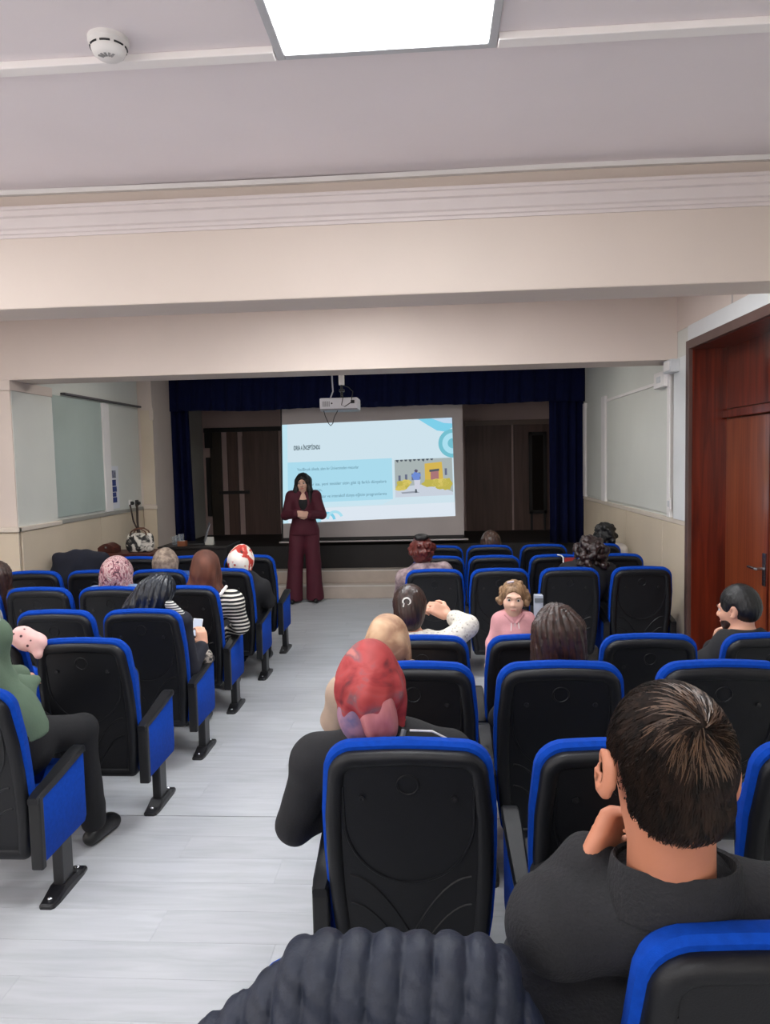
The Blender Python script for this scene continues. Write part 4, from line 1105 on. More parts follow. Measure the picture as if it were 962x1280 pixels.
# woman in the red headscarf
loc = seat_loc(('R', 1, 0)); RH = hw_(463, 855, 2.22)
wred, Jr, Hr, tl = person('woman in a red and pink headscarf and black jacket', loc, 0, 1.0, dict(shL=lambda Jp, tl: tl(hw_(395, 950, 2.24)), elL=lambda Jp, tl: tl(hw_(368, 1030, 2.30)),
    shR=lambda Jp, tl: tl(hw_(560, 945, 2.24))), RH, roll=-.03, top=black_cl, fat=.014, seed=4, cvox=.010)
redm = ramp_mat('red and coral scarf print', [(.30, (84, 16, 28)), (.42, (146, 38, 42)), (.56, (170, 62, 62)), (.66, (128, 84, 90)), (.74, (190, 116, 110))], 7, .6, 3, 'noise', (1, 1, 1.4), distort=1.2)
hj = hijab('headscarf', wred, Hr, Jr, redm, .006, True, .022, .0075, 1, 1.06)
pinkm = ramp_mat('pale pink scarf end', [(.3, (150, 72, 80)), (.6, (200, 128, 128))], 8, .6, 3, 'noise', (2, 2, .6))
T, R, h = Hr
S = SDF(.006); S.ell(T(.026, -.098, -.075), (.058, .046, .085), R @ rot3(0, .15, -.12), .01); S.ell(T(.032, -.110, -.02), (.036, .036, .06), R, .04)
S.disp = lambda x, y, z: -.004*np.sin(90*x+25*z); S.mesh('scarf_end', pinkm, hj, 2)
S = SDF(.006); S.ell(T(-.045, -.075, -.085), (.046, .052, .075), R @ rot3(0, .1, -.35), .02); S.disp = lambda x, y, z: -.003*np.sin(90*x+40*z)
S.mesh('scarf_patch', ramp_mat('blue grey scarf print', [(.4, (92, 84, 120)), (.6, (150, 110, 130))], 16, .6, 3), hj, 2)
nk = Jr['neck']
MB().tube([tuple(tl(hw_(505, 912, 2.10))), tuple(tl(hw_(500, 930, 2.08))), tuple(tl(hw_(494, 955, 2.09)))], .008, 8).build('shoulder_strap', mat('grey bag strap', (92, 94, 98), .6), wred, True)
MB().tube([tuple(tl(hw_(512, 913, 2.12))), tuple(tl(hw_(540, 914, 2.14))), tuple(tl(hw_(560, 924, 2.15))), tuple(tl(hw_(574, 942, 2.16)))], .0035, 6).build('strap_piping', white_p, wred, True)

# woman in the beige headscarf
loc = seat_loc(('R', 2, 0)); BH = hw_(484, 806, 3.02)
beige_cl = mat('beige coat cloth', (176, 152, 134), .8, .08, 12, .15, 120)
wb_, Jb, Hb, tl = person('woman in a beige headscarf and beige coat at the aisle', (loc[0]-.03, loc[1], 0), 0, .98, dict(shL=lambda Jp, tl: tl(hw_(432, 866, 3.02)), elL=lambda Jp, tl: tl(hw_(418, 900, 3.1)), shR=lambda Jp, tl: tl(hw_(552, 856, 3.02))), BH, roll=.05, top=beige_cl, topname='coat', fat=.014, seed=6)
beigem = ramp_mat('beige and brown scarf', [(.35, (146, 106, 82)), (.52, (188, 150, 118)), (.7, (206, 174, 142))], 6, .6, 3, 'noise', (1, 1, 2), distort=.8)
hj2 = hijab('headscarf', wb_, Hb, Jb, beigem, .007, True, .02, .005, 3, 1.0)
T, R, h = Hb
S = SDF(.007); S.cap(T(.062, -.095, .0), T(.080, -.08, -.12), .022, .018, .02); S.cap(T(.03, -.118, -.04), T(.058, -.105, -.14), .020, .018, .02); S.disp = lambda x, y, z: -.003*np.sin(120*x+30*z)
S.mesh('scarf_folds', ramp_mat('brown scarf', [(.4, (92, 56, 40)), (.6, (140, 96, 70))], 14, .7, 3), hj2, 2)

# woman in the cream knit sweater, hand at her head
loc = seat_loc(('R', 3, 0)); KH = hw_(512, 760, 3.74)
knit = ramp_mat('cream flecked knit', [(.10, (110, 100, 90)), (.2, (206, 198, 186)), (.6, (224, 218, 206))], 60, .9, 2, 'cell', bump=.5)
wk, Jk, Hk, tl = person('woman in a cream knit sweater holding her hand to her dark hair', loc, 0, .95,
    dict(elR=lambda Jp, tl: tl(hw_(585, 783, 3.78)), wrR=lambda Jp, tl: tl(hw_(559, 768, 3.88)), shR=lambda Jp, tl: tl(hw_(548, 812, 3.70)), shL=lambda Jp, tl: tl(hw_(480, 815, 3.70)), neck=lambda Jp, tl: tl(hw_(514, 800, 3.71))),
    KH, pitch=-.15, top=knit, topname='sweater', fat=.008, vox=.007, cvox=.008, sleeve=.58, seed=8, skin=skin_l,
    hands={'R': dict(d=(-.75, .12, .35), n=(-.25, .8, -.5), side=-1, curl=.95, sc=1.05)})
T, R, h = Hk
S = SDF(.006); hair_cap(S, Hk, .016); S.ell(T(0, -.05, -.05), V3(.072, .06, .075), R, .03); S.disp = strand_disp(Hk, .0016, 34, .001)
hk = S.mesh('hair', hair_b, wk, 1)
clip = [T(-.012+.020*math.cos(a), -.122, .040+.018*math.sin(a)) for a in np.linspace(-1.2, 3.6, 14)]
MB().tube([tuple(p) for p in clip], .0045, 8).tube([tuple(T(-.026, -.124, .032)), tuple(T(-.03, -.122, .012))], .004, 6).build('hair_clip', mat('white hair clip', (230, 226, 220), .3), hk, True)

# woman with straight dark brown hair
loc = seat_loc(('R', 2, 1)); SH = hw_(696, 792, 3.02)
ws, Js, Hs, tl = person('woman with straight shoulder-length dark brown hair in black', loc, 0, .98, dict(shR=lambda Jp, tl: tl(hw_(752, 866, 3.0)), shL=lambda Jp, tl: tl(hw_(645, 866, 3.0))), SH, roll=-.04, top=black_cl, seed=10, collar=False)
long_hair('hair', ws, Hs, hair_b, .27, .105, .006, .05)
T, R, h = Hs
MB().box(-.045, .045, -.03, .0, 0, .02, .005).build('white_collar', white_p, ws).location = Vector(tuple(Js['neck']+V3(-.02, -.075, -.05)))

# man by the door, hand at his chin
loc = seat_loc(('R', 3, 3)); DH = hw_(922, 762, 3.78)
wd_, Jd, Hd, tl = person('bearded man with short black hair, chin on hand, by the door', (loc[0]-.03, loc[1], 0), 0, .98,
    dict(wrL=lambda Jp, tl: tl(hw_(893, 806, 3.86)), elL=lambda Jp, tl: tl(hw_(880, 850, 3.92)), shL=lambda Jp, tl: tl(hw_(886, 830, 3.76)), shR=lambda Jp, tl: tl(hw_(985, 822, 3.72)), neck=lambda Jp, tl: tl(hw_(930, 802, 3.745))),
    DH, yaw=.75, pitch=-.12, top=black_cl, topname='sweater', vox=.007, cvox=.009, skin=skin_l, face=True, brow=hair_k, sleeve=.9, seed=12, fat=.008,
    hands={'L': dict(d=(.25, .05, 1), n=(.6, -.4, .1), side=1, curl=1.15, sc=.95)})
T, R, h = Hd
S = SDF(.006); S.ell(T(0, -.016, .032), V3(.082, .101, .103), R, .02); S.ell(T(0, -.06, .0), V3(.068, .046, .060), R, .03)
S.ell(T(0, .115, -.03), V3(.09, .07, .100), R, .01, 's'); S.ell(T(0, -.05, -.120), V3(.14, .12, .055), R, .01, 's')
for s in (-1, 1): S.ell(T(s*.088, .01, -.045), V3(.030, .055, .058), R, .01, 's'); S.ell(T(s*.082, -.012, -.006), V3(.016, .026, .038), R, .005, 's')
S.disp = strand_disp(Hd, .0016, 36, .001); S.mesh('hair', hair_k, wd_, 1)
S = SDF(.006); S.ell(T(0, .034, -.062), V3(.0600, .0600, .054), R, .02); S.ell(T(0, .055, -.09), V3(.030, .028, .026), R, .02); S.ell(T(0, .10, -.035), V3(.04, .05, .04), R, .008, 's'); S.ell(T(0, .0, -.01), V3(.12, .09, .030), R, .006, 's')
S.mesh('beard', hair_b, wd_, 1)

# person with red-brown pinned-up hair
loc = seat_loc(('R', 4, 0)); QH = hw_(527, 690, 5.86)
wq, Jq, Hq, tl = person('person with red-brown hair pinned up in a dark bun', (loc[0]-.06, loc[1], 0), 0, .98, dict(shL=lambda Jp, tl: tl(hw_(505, 722, 5.84)), elL=lambda Jp, tl: tl(hw_(500, 745, 5.9))), QH, top=ramp_mat('grey mauve top', [(.3, (90, 70, 80)), (.7, (170, 150, 150))], 20, .9, 3), seed=14)
curly_hair('hair', wq, Hq, hair_r, 80, .018, (.092, .108, .10), low=-.9, vox=.007, seed=4)
T, R, h = Hq; S = SDF(.008); S.ell(T(-.0, -.05, .125), V3(.062, .06, .032), R, .01); S.disp = lambda x, y, z: -.003*np.sin(130*x)*np.sin(120*z); S.mesh('bun', hair_k, wq, 1)

# faint brown-haired person near the stage
loc = seat_loc(('R', 6, 1)); EH = hw_(613, 678, 7.36)
we, Je, He, tl = person('person with brown hair sitting in front of the stage', loc, 0, .96, None, EH, top=black_cl, seed=15)
long_hair('hair', we, He, hair_mat('muted brown hair', (40, 26, 20), (82, 56, 44)), .16, .085, .009, .045)

# person with big dark curly hair; person in a white top
loc = seat_loc(('R', 4, 2)); CH_ = hw_(737, 690, 5.95)
wc, Jc, Hc, tl = person('person with big dark brown curly hair', (loc[0]+.10, loc[1], 0), 0, .98, None, CH_, top=black_cl, seed=16)
curly_hair('hair', wc, Hc, hair_mat('dark curly hair', (16, 11, 11), (54, 34, 32)), 150, .024, (.125, .13, .12), (0, -.03, .0), -1.0, .008, 5, .16)
loc = seat_loc(('R', 6, 3)); WH = hw_(756, 669, 7.3)
ww, Jw, Hw, tl = person('person with dark wavy hair in a white top near the stage', (loc[0]+.02, loc[1], 0), 0, .98, dict(shR=lambda Jp, tl: tl(hw_(776, 688, 7.3))), WH, top=mat('white top cloth', (206, 198, 190), .85, .05, 10), topname='top', seed=17)
curly_hair('hair', ww, Hw, hair_k, 80, .022, (.10, .112, .105), (0, -.02, .01), -.8, .008, 6, .04)

# ---------- left block
loc = seat_loc(('L', 0, 0))
green = mat('sage green jacket cloth', (92, 112, 92), .85, .08, 12, .15, 120)
wg, Jg, Hg, tl = person('woman in a sage green jacket and black trousers on the aisle chair', (loc[0]+.03, loc[1]+.02, 0), 0, 1.03,
    dict(shR=lambda Jp, tl: tl(hw_(-14, 796, 2.80)), elR=lambda Jp, tl: tl(hw_(-2, 850, 2.88)), wrR=(-.06, .22, .80), wrL=(-.22, .2, .80), shL=lambda Jp, tl: tl(hw_(-105, 800, 2.80)), chest=lambda Jp, tl: tl(hw_(-58, 850, 2.74)), neck=lambda Jp, tl: tl(hw_(-50, 765, 2.79)),
         pel=(0, .02, .55), waist=(0, -.01, .68), hipL=(-.09, .05, .53), hipR=lambda Jp, tl: tl(hw_(8, 926, 2.80)), knR=lambda Jp, tl: tl(hw_(101, 912, 3.20)), anR=lambda Jp, tl: tl(hw_(117, 1022, 3.22)), toeR=lambda Jp, tl: V3(*tl(hw_(142, 1018, 3.36)))*V3(1, 1, 0)+V3(0, 0, .03), knL=(-.13, .46, .49)),
    hw_(-45, 700, 2.80), top=green, fat=.010, seed=20, vox=.012, sleeve=.9, hem=.62)
hijab('headscarf', wg, Hg, Jg, mat('grey headscarf cloth', (150, 148, 146), .8, .1, 10), .009, False, .02, .005, 2)
# jacket hem lying over the thigh
S = SDF(.008); a = tl(hw_(-30, 868, 2.78)); b = tl(hw_(44, 850, 3.02))
S.cap(tl(hw_(-30, 880, 2.84)), tl(hw_(6, 868, 2.90)), .085, .080, .04); S.cap(tl(hw_(2, 868, 2.90)), tl(hw_(44, 850, 3.04)), .078, .022, .05); S.ell(tl(hw_(12, 880, 2.90)), (.08, .12, .06), None, .05); S.disp = wrinkle(.004, 26, 5)
S.mesh('jacket_hem', green, wg, 2)

loc = seat_loc(('L', 3, 3)); NH = hw_(-2, 723, 5.02)
wn_, Jn, Hn, tl = person('dark-haired woman sitting beside the left pier', loc, 0, .98, None, NH, top=mat('dark mauve cloth', (62, 50, 56), .85, .1, 10), seed=21)
long_hair('hair', wn_, Hn, hair_b, .26, .095, .008, .05)

loc = seat_loc(('L', 2, 0)); PH = hw_(197, 742, 4.28)
phone_w = hw_(246, 786, 4.52)
wp, Jp_, Hp, tl = person('woman with loose black hair looking down at a phone', loc, 0, .98,
    dict(wrR=lambda Jp, tl: tl(hw_(253, 806, 4.44)), elR=lambda Jp, tl: tl(hw_(238, 838, 4.26)), shR=lambda Jp, tl: tl(hw_(226, 778, 4.22)), shL=lambda Jp, tl: tl(hw_(152, 785, 4.2))), PH, roll=.42, pitch=-.25, yaw=-.1,
    top=mat('dark navy cloth', (22, 24, 36), .85, .1, 14, .1, 150), seed=22, vox=.008, sleeve=.85, hands={'R': dict(d=(-.15, .25, 1), n=(-.5, .6, .1), side=1, curl=.75, sc=.95)})
hpm = hair_k
T, R, h = Hp
S = SDF(.007); hair_cap(S, Hp, .018); S.box(T(0, -.06, -.05), V3(.098, .05, .11), .045, R, .04); S.cap(T(-.06, -.05, -.05), T(-.12, -.045, -.15), .05, .03, .05); S.cap(T(-.08, -.02, .0), T(-.13, -.01, -.10), .035, .02, .04)
S.disp = strand_disp(Hp, .004, 20); S.mesh('hair', hair_mat('glossy black hair', (6, 8, 12), (34, 40, 52), .3), wp, 1)
S = SDF(.007); nk = Jp_['neck']; S.cap(tl(hw_(212, 756, 4.19)), tl(hw_(226, 768, 4.20)), .030, .026, .02); S.mesh('collar', ramp_mat('white stripe cloth', [(.45, (60, 60, 66)), (.55, (200, 198, 192))], 22, .8, 0, 'Z', distort=.5), wp, 1)
S = SDF(.007); S.cap(tl(hw_(254, 812, 4.43)), tl(hw_(258, 822, 4.40)), .035, .042, .01); S.disp = lambda x, y, z: -.003*np.sin(120*z); S.mesh('cuff', ramp_mat('speckled cuff', [(.4, (50, 50, 54)), (.6, (170, 160, 150))], 60, .9, 2), wp, 1)
e_ = empty('phone', tuple(phone_w), .1); e_.rotation_euler = (-.45, .12, .15); tag(e_, 'white smartphone held by the woman with loose black hair', 'phone')
MB().box(-.030, .030, -.005, .005, -.05, .066, .004).build('case', mat('white phone case', (226, 226, 232), .3), e_)
MB().box(-.027, .027, -.0065, -.005, -.045, .062, .001).build('screen', emit('phone screen', (214, 222, 240), .9), e_)

loc = seat_loc(('L', 3, 0)); STH = hw_(258, 711, 5.05)
stripe = ramp_mat('black and white striped jersey', [(.0, (20, 20, 24)), (.58, (20, 20, 24)), (.62, (222, 216, 206)), (1, (222, 216, 206))], 11.5, .85, 0, 'Z', interp='LINEAR', distort=.7)
wst, Jst, Hst, tl = person('woman in a brown headscarf and black and white striped top', loc, 0, 1.0,
    dict(shR=lambda Jp, tl: tl(hw_(291, 752, 5.03)), elR=lambda Jp, tl: tl(hw_(301, 782, 5.10)), shL=lambda Jp, tl: tl(hw_(222, 755, 5.03)), wrR=lambda Jp, tl: tl(hw_(285, 792, 5.28))), STH, roll=-.03, top=stripe, topname='striped_top', fat=.012, seed=23, cvox=.009)
hijab('headscarf', wst, Hst, Jst, ramp_mat('rust brown scarf', [(.35, (60, 30, 20)), (.65, (106, 58, 40))], 5, .7, 3, 'noise', (1.5, 1.5, .7)), .008, False, .02, .006, 4, 1.04, .14)
MB().tube([tuple(tl(hw_(283, 733, 5.0))), tuple(tl(hw_(279, 738, 4.95))), tuple(tl(hw_(275, 744, 4.93)))], .011, 8).build('bag_strap', white_p, wst, True)

loc = seat_loc(('L', 3, 1)); PKH = hw_(147, 719, 5.05)
wpk, Jpk, Hpk, tl = person('woman in a pink and white patterned headscarf', loc, 0, 1.0, None, PKH, roll=.06, top=mat('pale blue cloth', (120, 140, 170), .85, .1, 10), seed=24)
hijab('headscarf', wpk, Hpk, Jpk, ramp_mat('pink and white print', [(.36, (60, 34, 46)), (.44, (150, 90, 100)), (.52, (196, 168, 164)), (.62, (120, 72, 84)), (.72, (206, 190, 182))], 26, .7, 3, 'noise', (1, 1, .7), distort=1.5), .008, False, .025, .006, 5, 1.1, .16)

loc = seat_loc(('L', 4, 1)); GYH = hw_(208, 704, 5.85)
wgy, Jgy, Hgy, tl = person('woman in a grey-beige headscarf and blue top', (loc[0]+.05, loc[1], 0), 0, .98, None, GYH, roll=-.05, top=mat('mid blue cloth', (44, 74, 130), .85, .1, 10), seed=25)
hijab('headscarf', wgy, Hgy, Jgy, ramp_mat('grey beige scarf', [(.35, (108, 92, 82)), (.65, (160, 142, 126))], 30, .8, 3), .008, True, .02, .005, 6, 1.02)
T, R, h = Hgy
loc = seat_loc(('L', 4, 0)); FLH = hw_(303, 700, 5.88)
wfl, Jfl, Hfl, tl = person('woman in a white headscarf with red flowers and a black coat', (loc[0]+.06, loc[1], 0), 0, .98, dict(shR=lambda Jp, tl: tl(hw_(327, 735, 5.86))), FLH, yaw=-.3, roll=.05, top=black_cl, topname='coat', fat=.012, seed=26)
hijab('headscarf', wfl, Hfl, Jfl, ramp_mat('white scarf with red flowers', [(.30, (60, 30, 26)), (.34, (176, 40, 34)), (.43, (196, 66, 52)), (.46, (232, 224, 212)), (.66, (236, 230, 220)), (.72, (196, 150, 110))], 9, .7, 2, 'noise', distort=.8), .008, True, .02, .004, 7, 1.0)

# ---------- the curly-haired child, turned towards the back of the room
def child():
    chp = hw_(642, 749, 4.72); H0 = chp[2]
    root = empty('person', (chp[0], 4.75, 0), PI); tag(root, 'small child with fair curly hair in a pink zipped hoodie', 'person')
    k = H0/.80                   # joints drawn for a head centre at .80 m
    J = {a: V3(*b)*k for a, b in dict(pel=(0, 0, .40), waist=(0, .0, .48), chest=(0, -.005, .575), neck=(0, -.01, .695), head=(0, .0, .80), shL=(-.082, -.005, .662), shR=(.082, -.005, .662),
        elL=(-.135, .02, .53), elR=(.135, .02, .53), wrL=(-.15, .10, .44), wrR=(.15, .10, .44), hipL=(-.055, 0, .38), hipR=(.055, 0, .38), knL=(-.06, .015, .22), knR=(.06, .015, .22), anL=(-.06, 0, .05), anR=(.06, 0, .05), toeL=(-.065, .075, .022), toeR=(.065, .075, .022)).items()}
    H = head_frame(J['head'], -.08, -.03, -.06, .98)
    S = SDF(.006); torso(S, J, 0, .68); arms(S, J, 0, .66); legs(S, J, 0, .62); feet(S, J, -.004, .7)
    S.cap(J['neck'], H[0](0, -.02, -.05), .036, .036, .03); head_prims(S, H, True)
    for s in 'LR': hand_prims(S, J['wr'+s], J['wr'+s]-J['el'+s], (0, 0, -1), 1 if s == 'L' else -1, .6, .4)
    body = S.mesh('body', skin_p, root, 1); face_parts(body, H, mat('child lip', (196, 110, 104), .4), True, hair_c)
    pink = mat('dusty pink fleece', (206, 148, 152), .9, .08, 14, .2, 160)
    S = SDF(.007); torso(S, J, .014, .70); arms(S, J, .014, .68, .92); S.cap(J['neck']+V3(0, -.02, -.01), J['neck']+V3(0, -.045, .015), .05, .045, .03); S.disp = wrinkle(.003, 34, 3)
    S.cap(J['neck']+V3(0, .02, .085), J['neck']+V3(0, .02, .2), .075, .10, .004, 's'); S.cut((0, 0, J['pel'][2]-.05), (0, 0, -1)); hd = S.mesh('hoodie', pink, root, 2)
    nk = J['neck']; 
    for s in (-1, 1): MB().tube([tuple(nk+V3(s*.058, -.01, .022)), tuple(nk+V3(s*.05, .05, .005)), tuple(nk+V3(s*.022, .078, -.022)), tuple(nk+V3(s*.006, .088, -.038))], [.016, .018, .014, .008], 8).build('hood_edge', pink, hd, True)
    ch = J['chest']; MB().tube([tuple(nk+V3(0, .092, -.035)), tuple(ch+V3(0, .094, .0)), tuple(ch+V3(0, .097, -.12))], .004, 6).build('zip', mat('pale zip', (206, 190, 190), .4), hd, True)
    for s in (-1, 1): MB().tube([tuple(nk+V3(s*.022, .086, -.03)), tuple(nk+V3(s*.026, .099, -.08)), tuple(nk+V3(s*.024, .101, -.13))], .003, 6).build('drawstring', white_p, hd, True)
    S = SDF(.009); S.ell(J['pel']+V3(0, 0, -.01), (.122, .095, .085), None, .03); legs(S, J, .012, .66); S.mesh('trousers', mat('grey child trousers', (120, 122, 130), .85, .08, 12), root, 1)
    for s in 'LR':
        S = SDF(.008); a, t = J['an'+s], J['toe'+s]; S.cap(V3(a[0], a[1]-.02, .028), V3(t[0], t[1], .026), .028, .027, .02); S.cut((0, 0, .002), (0, 0, -1)); S.mesh('shoe', shoe_k, root, 1)
    T, R, h = H; S = SDF(.006); g = np.random.default_rng(11)
    hair_cap(S, H, .006, face=False)
    n = 0
    while n < 170:
        d = g.normal(size=3); d /= np.linalg.norm(d)
        if d[2] < -.55 or (d[1] > .30 and d[2] < .70): continue
        p = V3(0, -.014, .004)+d*V3(.098, .100, .098)*(.80+.26*g.random())
        S.ell(T(*p), V3(1, 1, 1.2)*.015*(.6+.8*g.random()), R, .004); n += 1
    S.ell(T(0, .105, -.03), V3(.072, .066, .100)*h, R, .010, 's'); S.disp = lambda x, y, z: -.003*np.sin(170*x+40*np.sin(60*z))*np.sin(160*z+30*np.sin(50*y))
    hr_ = S.mesh('hair', hair_c, root, 1)
    MB().tube([tuple(T(.045, .045, .112)), tuple(T(.02, .055, .118)), tuple(T(.005, .05, .122))], .007, 8).build('hair_clip', mat('pale lilac clip', (196, 180, 190), .4), hr_, True)
child()

# ---------- the presenter, standing before the step
def presenter():
    pw_ = atY(382, 752, 9.02); root = empty('person', (pw_[0]+.01, 9.02, 0), PI+.12); tag(root, 'woman presenter in a maroon trouser suit with long black hair and clasped hands', 'person')
    J = {a: V3(*b) for a, b in dict(pel=(0, 0, .93), waist=(0, .0, 1.05), chest=(0, -.01, 1.20), neck=(0, -.015, 1.36), head=(0, .01, 1.485), shL=(-.150, -.015, 1.320), shR=(.150, -.015, 1.320),
        elL=(-.225, .01, 1.085), elR=(.225, .0, 1.085), wrL=(-.065, .21, 1.10), wrR=(.07, .21, 1.12), hipL=(-.085, 0, .88), hipR=(.085, 0, .88), knL=(-.10, .02, .48), knR=(.12, .03, .48), anL=(-.11, 0, .085), anR=(.15, .02, .085), toeL=(-.12, .14, .03), toeR=(.17, .16, .03)).items()}
    H = head_frame(J['head'], -.15, -.12, .03, .97)
    S = SDF(.007); torso(S, J, 0, .92); arms(S, J, 0, .95); legs(S, J, 0); feet(S, J, -.004); S.cap(J['neck']+V3(0, 0, -.03), H[0](0, -.02, -.05), .050, .046, .03); head_prims(S, H)
    hand_prims(S, J['wrL'], (.8, .25, .1), (.1, -.9, .2), 1, .95, .7); hand_prims(S, J['wrR'], (-.75, .35, -.05), (0, -.9, .1), -1, .95, .6)
    body = S.mesh('body', skin_p, root, 1); face_parts(body, H, mat('red lip', (176, 60, 64), .4), False, hair_k)
    S = SDF(.008); torso(S, J, .018, .92); arms(S, J, .020, .95, .90); [S.cap(J['waist']+V3(q*.035, 0, -.02), J['pel']+V3(q*.065, 0, -.12), .105, .128, .03) for q in (-1, 1)]; S.disp = wrinkle(.003, 24, 2)
    S.ell(J['chest']+V3(0, .125, .12), (.062, .062, .17), None, .01, 's'); S.cap(J['neck']+V3(0, .02, .085), J['neck']+V3(0, .02, .3), .085, .12, .004, 's'); S.cut((0, 0, .845), (0, 0, -1)); S.mesh('suit_jacket', maroon, root, 2)
    S = SDF(.009); S.ell(J['chest']+V3(0, .0, -.0), (.142, .116, .155), None, .03); S.cap(J['chest'], J['waist'], .11, .11, .03); S.cut(J['neck']+V3(0, .09, -.075), (0, .5, 1)); S.mesh('top', black_cl, root, 1)
    S = SDF(.010); S.ell(J['pel'], (.165, .125, .12), None, .03)
    for s in 'LR':
        S.cap(J['hip'+s], J['kn'+s], .100, .092, .03); S.cap(J['kn'+s], J['an'+s]+V3(0, .01, -.03), .092, .108, .02)
    S.disp = wrinkle(.005, 12, 1); S.cut((0, 0, .025), (0, 0, -1)); S.mesh('trousers', maroon, root, 2)
    for s in 'LR':
        S = SDF(.008); a, t = J['an'+s], J['toe'+s]; S.cap(V3(a[0], a[1]-.02, .036), V3(t[0], t[1], .028), .036, .028, .02); S.cut((0, 0, .002), (0, 0, -1)); S.mesh('shoe', shoe_k, root, 1)
    T, R, h = H; S = SDF(.007); hair_cap(S, H, .014, face=False)
    S.box(T(0, -.062, -.11), V3(.098, .045, .17), .04, R, .04)
    for s in (-1, 1):
        S.cap(T(s*.075, .01, .03), T(s*.088, .03, -.09), .026, .030, .03); S.cap(T(s*.088, .03, -.09), T(s*.080, .085, -.26), .030, .026, .03)
    S.ell(T(0, .108, -.03), V3(.062, .070, .096)*h, R, .010, 's'); S.disp = strand_disp(H, .003, 26); S.mesh('hair', hair_k, root, 1)
presenter()

# ================================================================== LOOSE THINGS
# navy puffer jacket over the nearest chair back
cx, cy, cs = CHAIRS[('R', 0, 0)]
navy = mat('navy quilted nylon', (28, 34, 49), .55, .14, 14, .3, 60, spec=.4)
def puffer():
    yb_ = 1.11
    root = empty('puffer_jacket', (cx-.015, yb_+.055, .338)); tag(root, 'navy quilted puffer jacket draped over the nearest chair back', 'jacket')
    def dome(u):      # half-width profile: height of the top edge at lateral position u
        return u
    S = SDF(.006); z0 = -.10
    S.box((.05, 0, .27), (.205, .070, .345), .080, None, .03)
    S.ell((.01, -.005, .28), (.345, .095, .310), None, .06)
    S.ell((-.05, -.02, .12), (.43, .100, .385), None, .06)
    def dsp(x, y, z):
        u = x+.10*(z-.55)*(-1)*np.sign(1)*.9-.18*x*(z-.5)
        ph = (u/.051) % 1.0
        prof_ = np.sqrt(np.clip(1-(2*ph-1)**2, 0, 1))
        return -.015*(prof_-.6)-.0015*np.sin(70*z+20*x)-.0015*np.sin(160*z+90*x)
    S.disp = dsp; S.cut((0, 0, -.08), (0, 0, -1))
    S.mesh('quilted_shell', navy, root, 1)
    return root
puffer()
# black coat over a chair back
def coat(key, label, m, name='coat', w_=.26, h_=.20, seed=0, dx=0):
    x, y, s = CHAIRS[key]; root = empty(name, (x+dx, y-.24, .72)); tag(root, label, 'coat')
    S = SDF(.009); S.box((0, 0, .10), (w_, .075, h_*.75), .06, None, .03); S.ell((.03, -.01, .20), (w_*.75, .075, .075), None, .05); S.ell((-.05, -.03, .08), (w_*.8, .08, .14), None, .05)
    S.disp = wrinkle(.010, 26, seed); S.mesh('folded_cloth', m, root, 2)
coat(('L', 5, 3), 'black coat thrown over a chair back near the left wall', mat('navy black coat cloth', (14, 18, 34), .85, .15, 12, .15, 120), seed=3)
# pink dotted cloth over the second-row chair
x, y, s = CHAIRS[('L', 1, 1)]
a = atY(36, 800, 3.36); root = empty('dotted_cloth', (a[0], 3.36, a[2]-.06)); tag(root, 'pink cloth with dark dots bundled over a chair back', 'cloth')
S = SDF(.006); S.ell((0, 0, .06), (.085, .05, .05), rot3(0, 0, .25), .02); S.ell((-.03, .0, .075), (.055, .05, .045), None, .03); S.cap((.03, 0, .05), (.06, -.03, .0), .04, .025, .03); S.disp = wrinkle(.006, 60, 4)
S.mesh('bundle', ramp_mat('pink cloth with dots', [(.0, (60, 34, 40)), (.16, (70, 40, 46)), (.22, (222, 172, 168)), (1, (230, 190, 184))], 30, .85, 2, 'cell'), root, 2)
# ribbon over a chair back
x, y, s = CHAIRS[('R', 5, 2)]
rb = empty('ribbon', (x+.05, y-.29*s-.01, .86)); tag(rb, 'red and white ribbon hanging over a chair back', 'ribbon')
MB().tube([(-.035, .05, .035), (-.012, -.012, .037), (.0, -.022, .02), (.003, -.02, -.05)], .006, 6).build('white_band', white_p, rb, True)
MB().box(.012, .10, -.026, -.020, -.05, .02, .003).build('red_band', mat('red band', (150, 40, 36), .8), rb)
# white carrier bag behind the child
b0 = atY(669, 752, 5.2); e_ = empty('paper_bag', (b0[0]+.02, 5.2, 0)); tag(e_, 'white paper standing on the floor between seats behind the child', 'paper bag')
MB().box(-.03, .03, -.03, .03, 0, b0[2]+.05, .004).build('bag', mat('white paper', (170, 176, 190), .8), e_); MB().box(-.03, .03, -.032, -.03, b0[2]+.0, b0[2]+.03).build('printed_band', mat('grey print', (110, 116, 124), .8), e_)
# side table with the floral handbag on it
TY = 7.55; tz = .84
x0, x1 = atY(128, 690, TY)[0], atY(205, 690, TY)[0]
r = empty('side_table', ((x0+x1)/2, TY, 0)); tag(r, 'dark red wooden side table by the left wall carrying the handbag', 'table'); hw2 = (x1-x0)/2
redw = wood('dark red wood', (52, 18, 12), (88, 38, 28), .4)
MB().box(-hw2, hw2, -.2, .2, tz-.03, tz, .006).build('table_top', redw, r)
for sx in (-1, 1):
    for sy in (-1, 1): MB().box(sx*(hw2-.03)-.02, sx*(hw2-.03)+.02, sy*.17-.02, sy*.17+.02, 0, tz-.03, .004).build('leg', redw, r)
MB().box(-hw2+.03, hw2-.03, -.18, -.165, tz-.10, tz-.03).build('apron', redw, r)
e_ = empty('book_box', (x0+.10, TY-.05, tz)); tag(e_, 'curved dark red case on the side table left of the handbag', 'case')
rgs = [[(-.09+.18*k/10, yq, .0) for k in range(11)]+[(.09-.18*k/10, yq, .055+.045*math.sin(PI*k/10)) for k in range(11)] for yq in (-.08, .08)]
